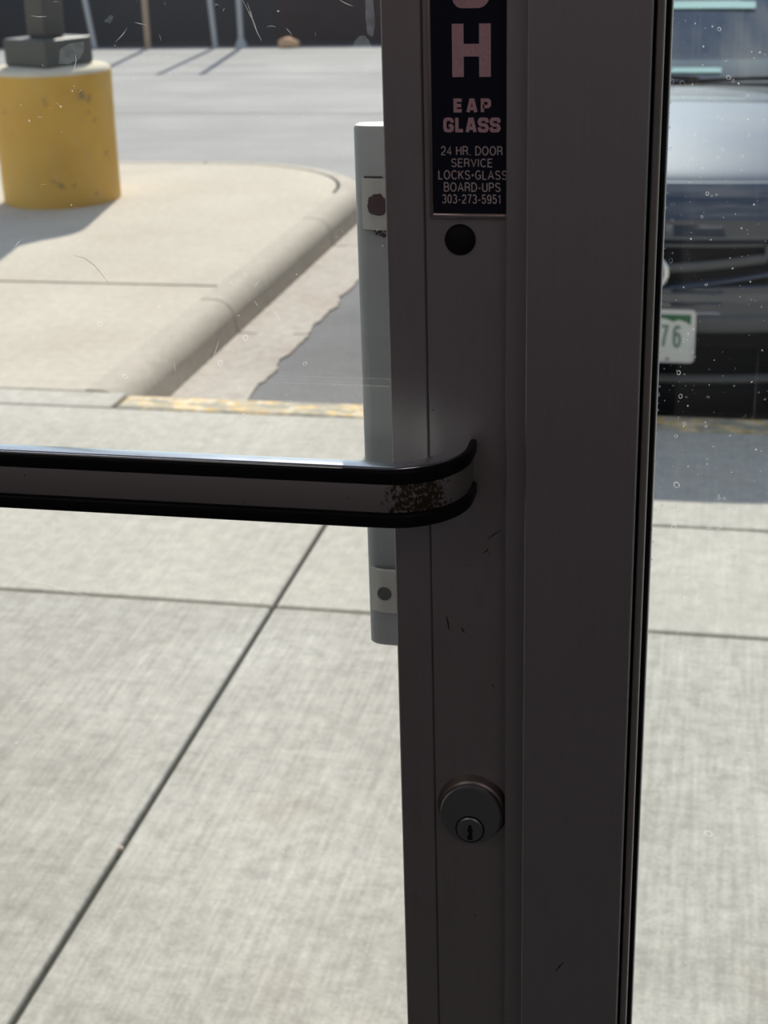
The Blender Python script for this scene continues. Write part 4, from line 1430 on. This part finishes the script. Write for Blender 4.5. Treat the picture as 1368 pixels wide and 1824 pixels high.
# sides: door sill up to the shoulder, with wheel cut-outs hidden by the tyres
def side(s):
    bm = bmesh.new()
    x = CX + s * HW
    lo, mid, hi = [], [], []
    yy = [4.29 + 0.09 * k for k in range(44)]
    for y in yy:
        zb = 0.03
        for wy in (4.72, 7.42):
            d = abs(y - wy)
            if d < 0.36:
                zb = max(zb, 0.16 + math.sqrt(0.36 ** 2 - d * d) - 0.02)
        zt = 0.62 + (0.85 - 0.05 - 0.62) * min(1, max(0, (y - 4.25) / 0.7)) ** 0.7 if y < 4.95 else 0.82
        zt = min(zt, 0.84)
        lo.append(bm.verts.new((x - s * 0.02, y, zb)))
        mid.append(bm.verts.new((x + s * 0.012, y, (zb + zt) / 2 + 0.1)))
        hi.append(bm.verts.new((x - s * 0.015, y, zt)))
    for i in range(len(yy) - 1):
        bm.faces.new((lo[i], lo[i + 1], mid[i + 1], mid[i]))
        bm.faces.new((mid[i], mid[i + 1], hi[i + 1], hi[i]))
    bmesh.ops.recalc_face_normals(bm, faces=bm.faces[:])
    keep(obj('side_panel', bm, M['car'], None, True, 50), car)
    # side glass and pillars
    bm = bmesh.new()
    poly = [(5.05, 0.82), (5.66, 1.17), (6.2, 1.24), (6.75, 1.23), (7.1, 1.16), (7.7, 0.88), (7.7, 0.82)]
    bm.faces.new([bm.verts.new((CX + s * HW * (1 - 0.45 * max(0, z - 0.75)) - s * 0.01, y, z)) for y, z in poly])
    bmesh.ops.triangulate(bm, faces=bm.faces[:])
    keep(obj('side_window', bm, M['windscreen'], None), car)
    for wy in (4.72, 7.42):
        bm = bmesh.new()
        prof = [(0.20, -0.105), (0.30, -0.105), (0.315, -0.085), (0.32, 0.0), (0.315, 0.085), (0.30, 0.105), (0.20, 0.105)]
        seg = 40
        rr = []
        for r, w in prof:
            rr.append([bm.verts.new((x - s * 0.13 + w, wy + r * math.cos(2 * math.pi * k / seg), 0.18 + r * math.sin(2 * math.pi * k / seg))) for k in range(seg)])
        for a, b in zip(rr, rr[1:]):
            for k in range(seg):
                q = (k + 1) % seg
                bm.faces.new((a[k], a[q], b[q], b[k]))
        bmesh.ops.recalc_face_normals(bm, faces=bm.faces[:])
        tyre = keep(obj('tyre', bm, M['tyre'], None, True, 40), car)
        bm = bmesh.new()
        for k in range(5):
            a0 = 2 * math.pi * k / 5
            q = [(0.03, -0.35), (0.20, -0.16), (0.20, 0.16), (0.03, 0.35)]
            lo_ = [bm.verts.new((x - s * 0.06, wy + r * math.cos(a0 + a), 0.18 + r * math.sin(a0 + a))) for r, a in q]
            hi_ = [bm.verts.new((x - s * 0.09, wy + r * math.cos(a0 + a), 0.18 + r * math.sin(a0 + a))) for r, a in q]
            bm.faces.new(lo_)
            bm.faces.new(hi_[::-1])
            for i in range(4):
                j = (i + 1) % 4
                bm.faces.new((lo_[i], lo_[j], hi_[j], hi_[i]))
        bmesh.ops.recalc_face_normals(bm, faces=bm.faces[:])
        keep(obj('wheel_spokes', bm, M['wheel'], None), car)
    # headlight
    loft('headlight', arcpts([(3.885, 0.47), (3.875, 0.50), (3.885, 0.56), (3.93, 0.615)], 4), M['lens'], car, s * 0.56, s * 0.93, 10, thick=0.01)
    loft('tail_light', arcpts([(8.44, 0.62), (8.44, 0.70), (8.425, 0.80)], 4), M['tail'], car, s * 0.62, s * 0.97, 8, fall=-0.5)
    # mirror
    bm = bmesh.new()
    bmesh.ops.create_icosphere(bm, subdivisions=2, radius=0.1)
    for v in bm.verts:
        v.co = Vector((x + s * 0.08 + v.co.x * 1.0, 5.32 + v.co.y * 0.6, 0.93 + v.co.z * 0.6))
    keep(obj('mirror', bm, M['car'], None, True, 60), car)


side(-1)
side(1)

# emblem ring on the grille
em = empty('emblem', (CX, 3.86, 0.442))
keep(em, car)
bm = bmesh.new()
R0, r0, seg, rs = 0.066, 0.0085, 48, 10
vr = []
for i in range(seg):
    a = 2 * math.pi * i / seg
    vr.append([bm.verts.new((CX + (R0 + r0 * math.cos(b)) * math.cos(a), 3.856 + r0 * 0.8 * math.sin(b), 0.442 + 0.86 * (R0 + r0 * math.cos(b)) * math.sin(a))) for b in [2 * math.pi * k / rs for k in range(rs)]])
for i in range(seg):
    for k in range(rs):
        bm.faces.new((vr[i][k], vr[(i + 1) % seg][k], vr[(i + 1) % seg][(k + 1) % rs], vr[i][(k + 1) % rs]))
bmesh.ops.recalc_face_normals(bm, faces=bm.faces[:])
keep(obj('ring', bm, M['car_chrome'], None, True, 60), em)
bm = bmesh.new()
lathe(bm, [(0.060, -0.012), (0.060, 0.0), (0.05, 0.004)], 'Y', 40, (CX, 3.862, 0.442), 1, 0.86)
keep(obj('ring_backing', bm, M['car_grey'], None, True, 40), em)

# number plate
pl = empty('number_plate', (CX, 3.85, 0.256))
keep(pl, car)
PW, PH, PY0 = 0.1575, 0.0805, 3.838


def rrect(bm, x0, x1, z0, z1, r, y, n=5):
    pts_ = []
    for cx_, cz_, a0 in ((x1 - r, z1 - r, 0), (x0 + r, z1 - r, 90), (x0 + r, z0 + r, 180), (x1 - r, z0 + r, 270)):
        for k in range(n):
            a = math.radians(a0 + 90 * k / (n - 1))
            pts_.append((cx_ + r * math.cos(a), cz_ + r * math.sin(a)))
    return [bm.verts.new((x, y, z)) for x, z in pts_]


PZ = 0.2565
bm = bmesh.new()
oa = rrect(bm, CX - PW, CX + PW, PZ - PH, PZ + PH, 0.014, PY0)
ob = rrect(bm, CX - PW, CX + PW, PZ - PH, PZ + PH, 0.014, PY0 + 0.010)
ia = rrect(bm, CX - PW + 0.013, CX + PW - 0.013, PZ - PH + 0.008, PZ + PH - 0.014, 0.006, PY0 + 0.001)
for i in range(len(oa)):
    j = (i + 1) % len(oa)
    bm.faces.new((oa[i], oa[j], ia[j], ia[i]))
    bm.faces.new((ob[i], ob[j], oa[j], oa[i]))
bmesh.ops.recalc_face_normals(bm, faces=bm.faces[:])
keep(obj('plate_frame', bm, M['plate_frame'], None), pl)
bm = bmesh.new()
bm.faces.new(rrect(bm, CX - PW + 0.004, CX + PW - 0.004, PZ - PH + 0.004, PZ + PH - 0.004, 0.01, PY0 + 0.0015)[::-1])
bmesh.ops.recalc_face_normals(bm, faces=bm.faces[:])
pw = keep(obj('plate_face', bm, M['plate_white'], None), pl)
# green sky above the mountain outline printed along the plate's top
bm = bmesh.new()
ztop = PZ + PH - 0.0145
ridge = [(-0.144, 0.018), (-0.12, 0.014), (-0.09, 0.022), (-0.06, 0.012), (-0.03, 0.02), (0.0, 0.013), (0.03, 0.017), (0.055, 0.011), (0.075, 0.015), (0.092, 0.022), (0.108, 0.016), (0.128, 0.022), (0.1435, 0.032)]
top = [bm.verts.new((CX + x, PY0 + 0.0012, ztop)) for x, d in ridge]
bot = [bm.verts.new((CX + x, PY0 + 0.0012, ztop - d)) for x, d in ridge]
for i in range(len(ridge) - 1):
    bm.faces.new((bot[i], bot[i + 1], top[i + 1], top[i]))
keep(obj('plate_print', bm, M['plate_green'], None), pl)
stroke_text('plate_digits', '7', CX + 0.053, CX + 0.081, 0.221, 0.291, PY0 + 0.0012, M['plate_digit'], pl, 0.13, SANS)
stroke_text('plate_digits', '6', CX + 0.090, CX + 0.119, 0.221, 0.291, PY0 + 0.0012, M['plate_digit'], pl, 0.13, SANS)
bm = bmesh.new()
lathe(bm, [(0.0045, 0), (0.0045, 0.002), (0.002, 0.003)], 'Y', 16, (CX + 0.079, PY0 + 0.0014, 0.187))
keep(obj('plate_screw', bm, M['steel'], None, True, 40), pl)

# wipers and dashboard behind the windscreen
for (x0, y0, z0, x1, y1, z1) in ((CX - 0.55, 4.96, 0.856, CX + 0.12, 4.975, 0.868), (CX - 0.02, 4.945, 0.852, CX + 0.62, 4.985, 0.862)):
    bm = bmesh.new()
    a, b = Vector((x0, y0, z0)), Vector((x1, y1, z1))
    for k in range(13):
        t = k / 12
        c = a.lerp(b, t) + Vector((0, -0.012 * math.sin(math.pi * t), 0.012 * math.sin(math.pi * t)))
        w = 0.006
        row = [bm.verts.new(c + Vector(d)) for d in ((0, -w, -w), (0, w, -w), (0, w, w), (0, -w, w))]
        if k:
            for j in range(4):
                bm.faces.new((prev[j], prev[(j + 1) % 4], row[(j + 1) % 4], row[j]))
        prev = row
    bmesh.ops.recalc_face_normals(bm, faces=bm.faces[:])
    keep(obj('wiper', bm, M['car_black'], None), car)
loft('dashboard', arcpts([(5.10, 0.84), (5.20, 0.89), (5.40, 0.90), (5.62, 0.86), (5.66, 0.70)], 4), M['dash'], car, -0.85, 0.85, fall=0.7, thick=0.01)
for s in (-1, 1):
    bm = bmesh.new()
    add_box(bm, CX + s * 0.38 - 0.24, CX + s * 0.38 + 0.24, 6.15, 6.35, 0.3, 0.98, 0.06, 2)
    add_box(bm, CX + s * 0.38 - 0.12, CX + s * 0.38 + 0.12, 6.2, 6.3, 0.99, 1.15, 0.03, 2)
    keep(obj('seat', bm, M['dash'], None), car)
# pale aqua strips added on the windscreen for bars of unknown nature


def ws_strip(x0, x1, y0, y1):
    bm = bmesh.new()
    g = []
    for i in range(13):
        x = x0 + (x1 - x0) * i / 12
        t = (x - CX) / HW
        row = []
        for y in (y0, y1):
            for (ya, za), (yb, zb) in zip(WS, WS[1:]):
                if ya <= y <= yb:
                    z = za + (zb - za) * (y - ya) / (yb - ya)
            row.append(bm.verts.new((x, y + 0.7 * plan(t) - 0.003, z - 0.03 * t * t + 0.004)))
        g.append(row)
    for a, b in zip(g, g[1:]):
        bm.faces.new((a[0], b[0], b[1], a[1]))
    keep(obj('windscreen_strip', bm, M['aqua_strip'], None), car)


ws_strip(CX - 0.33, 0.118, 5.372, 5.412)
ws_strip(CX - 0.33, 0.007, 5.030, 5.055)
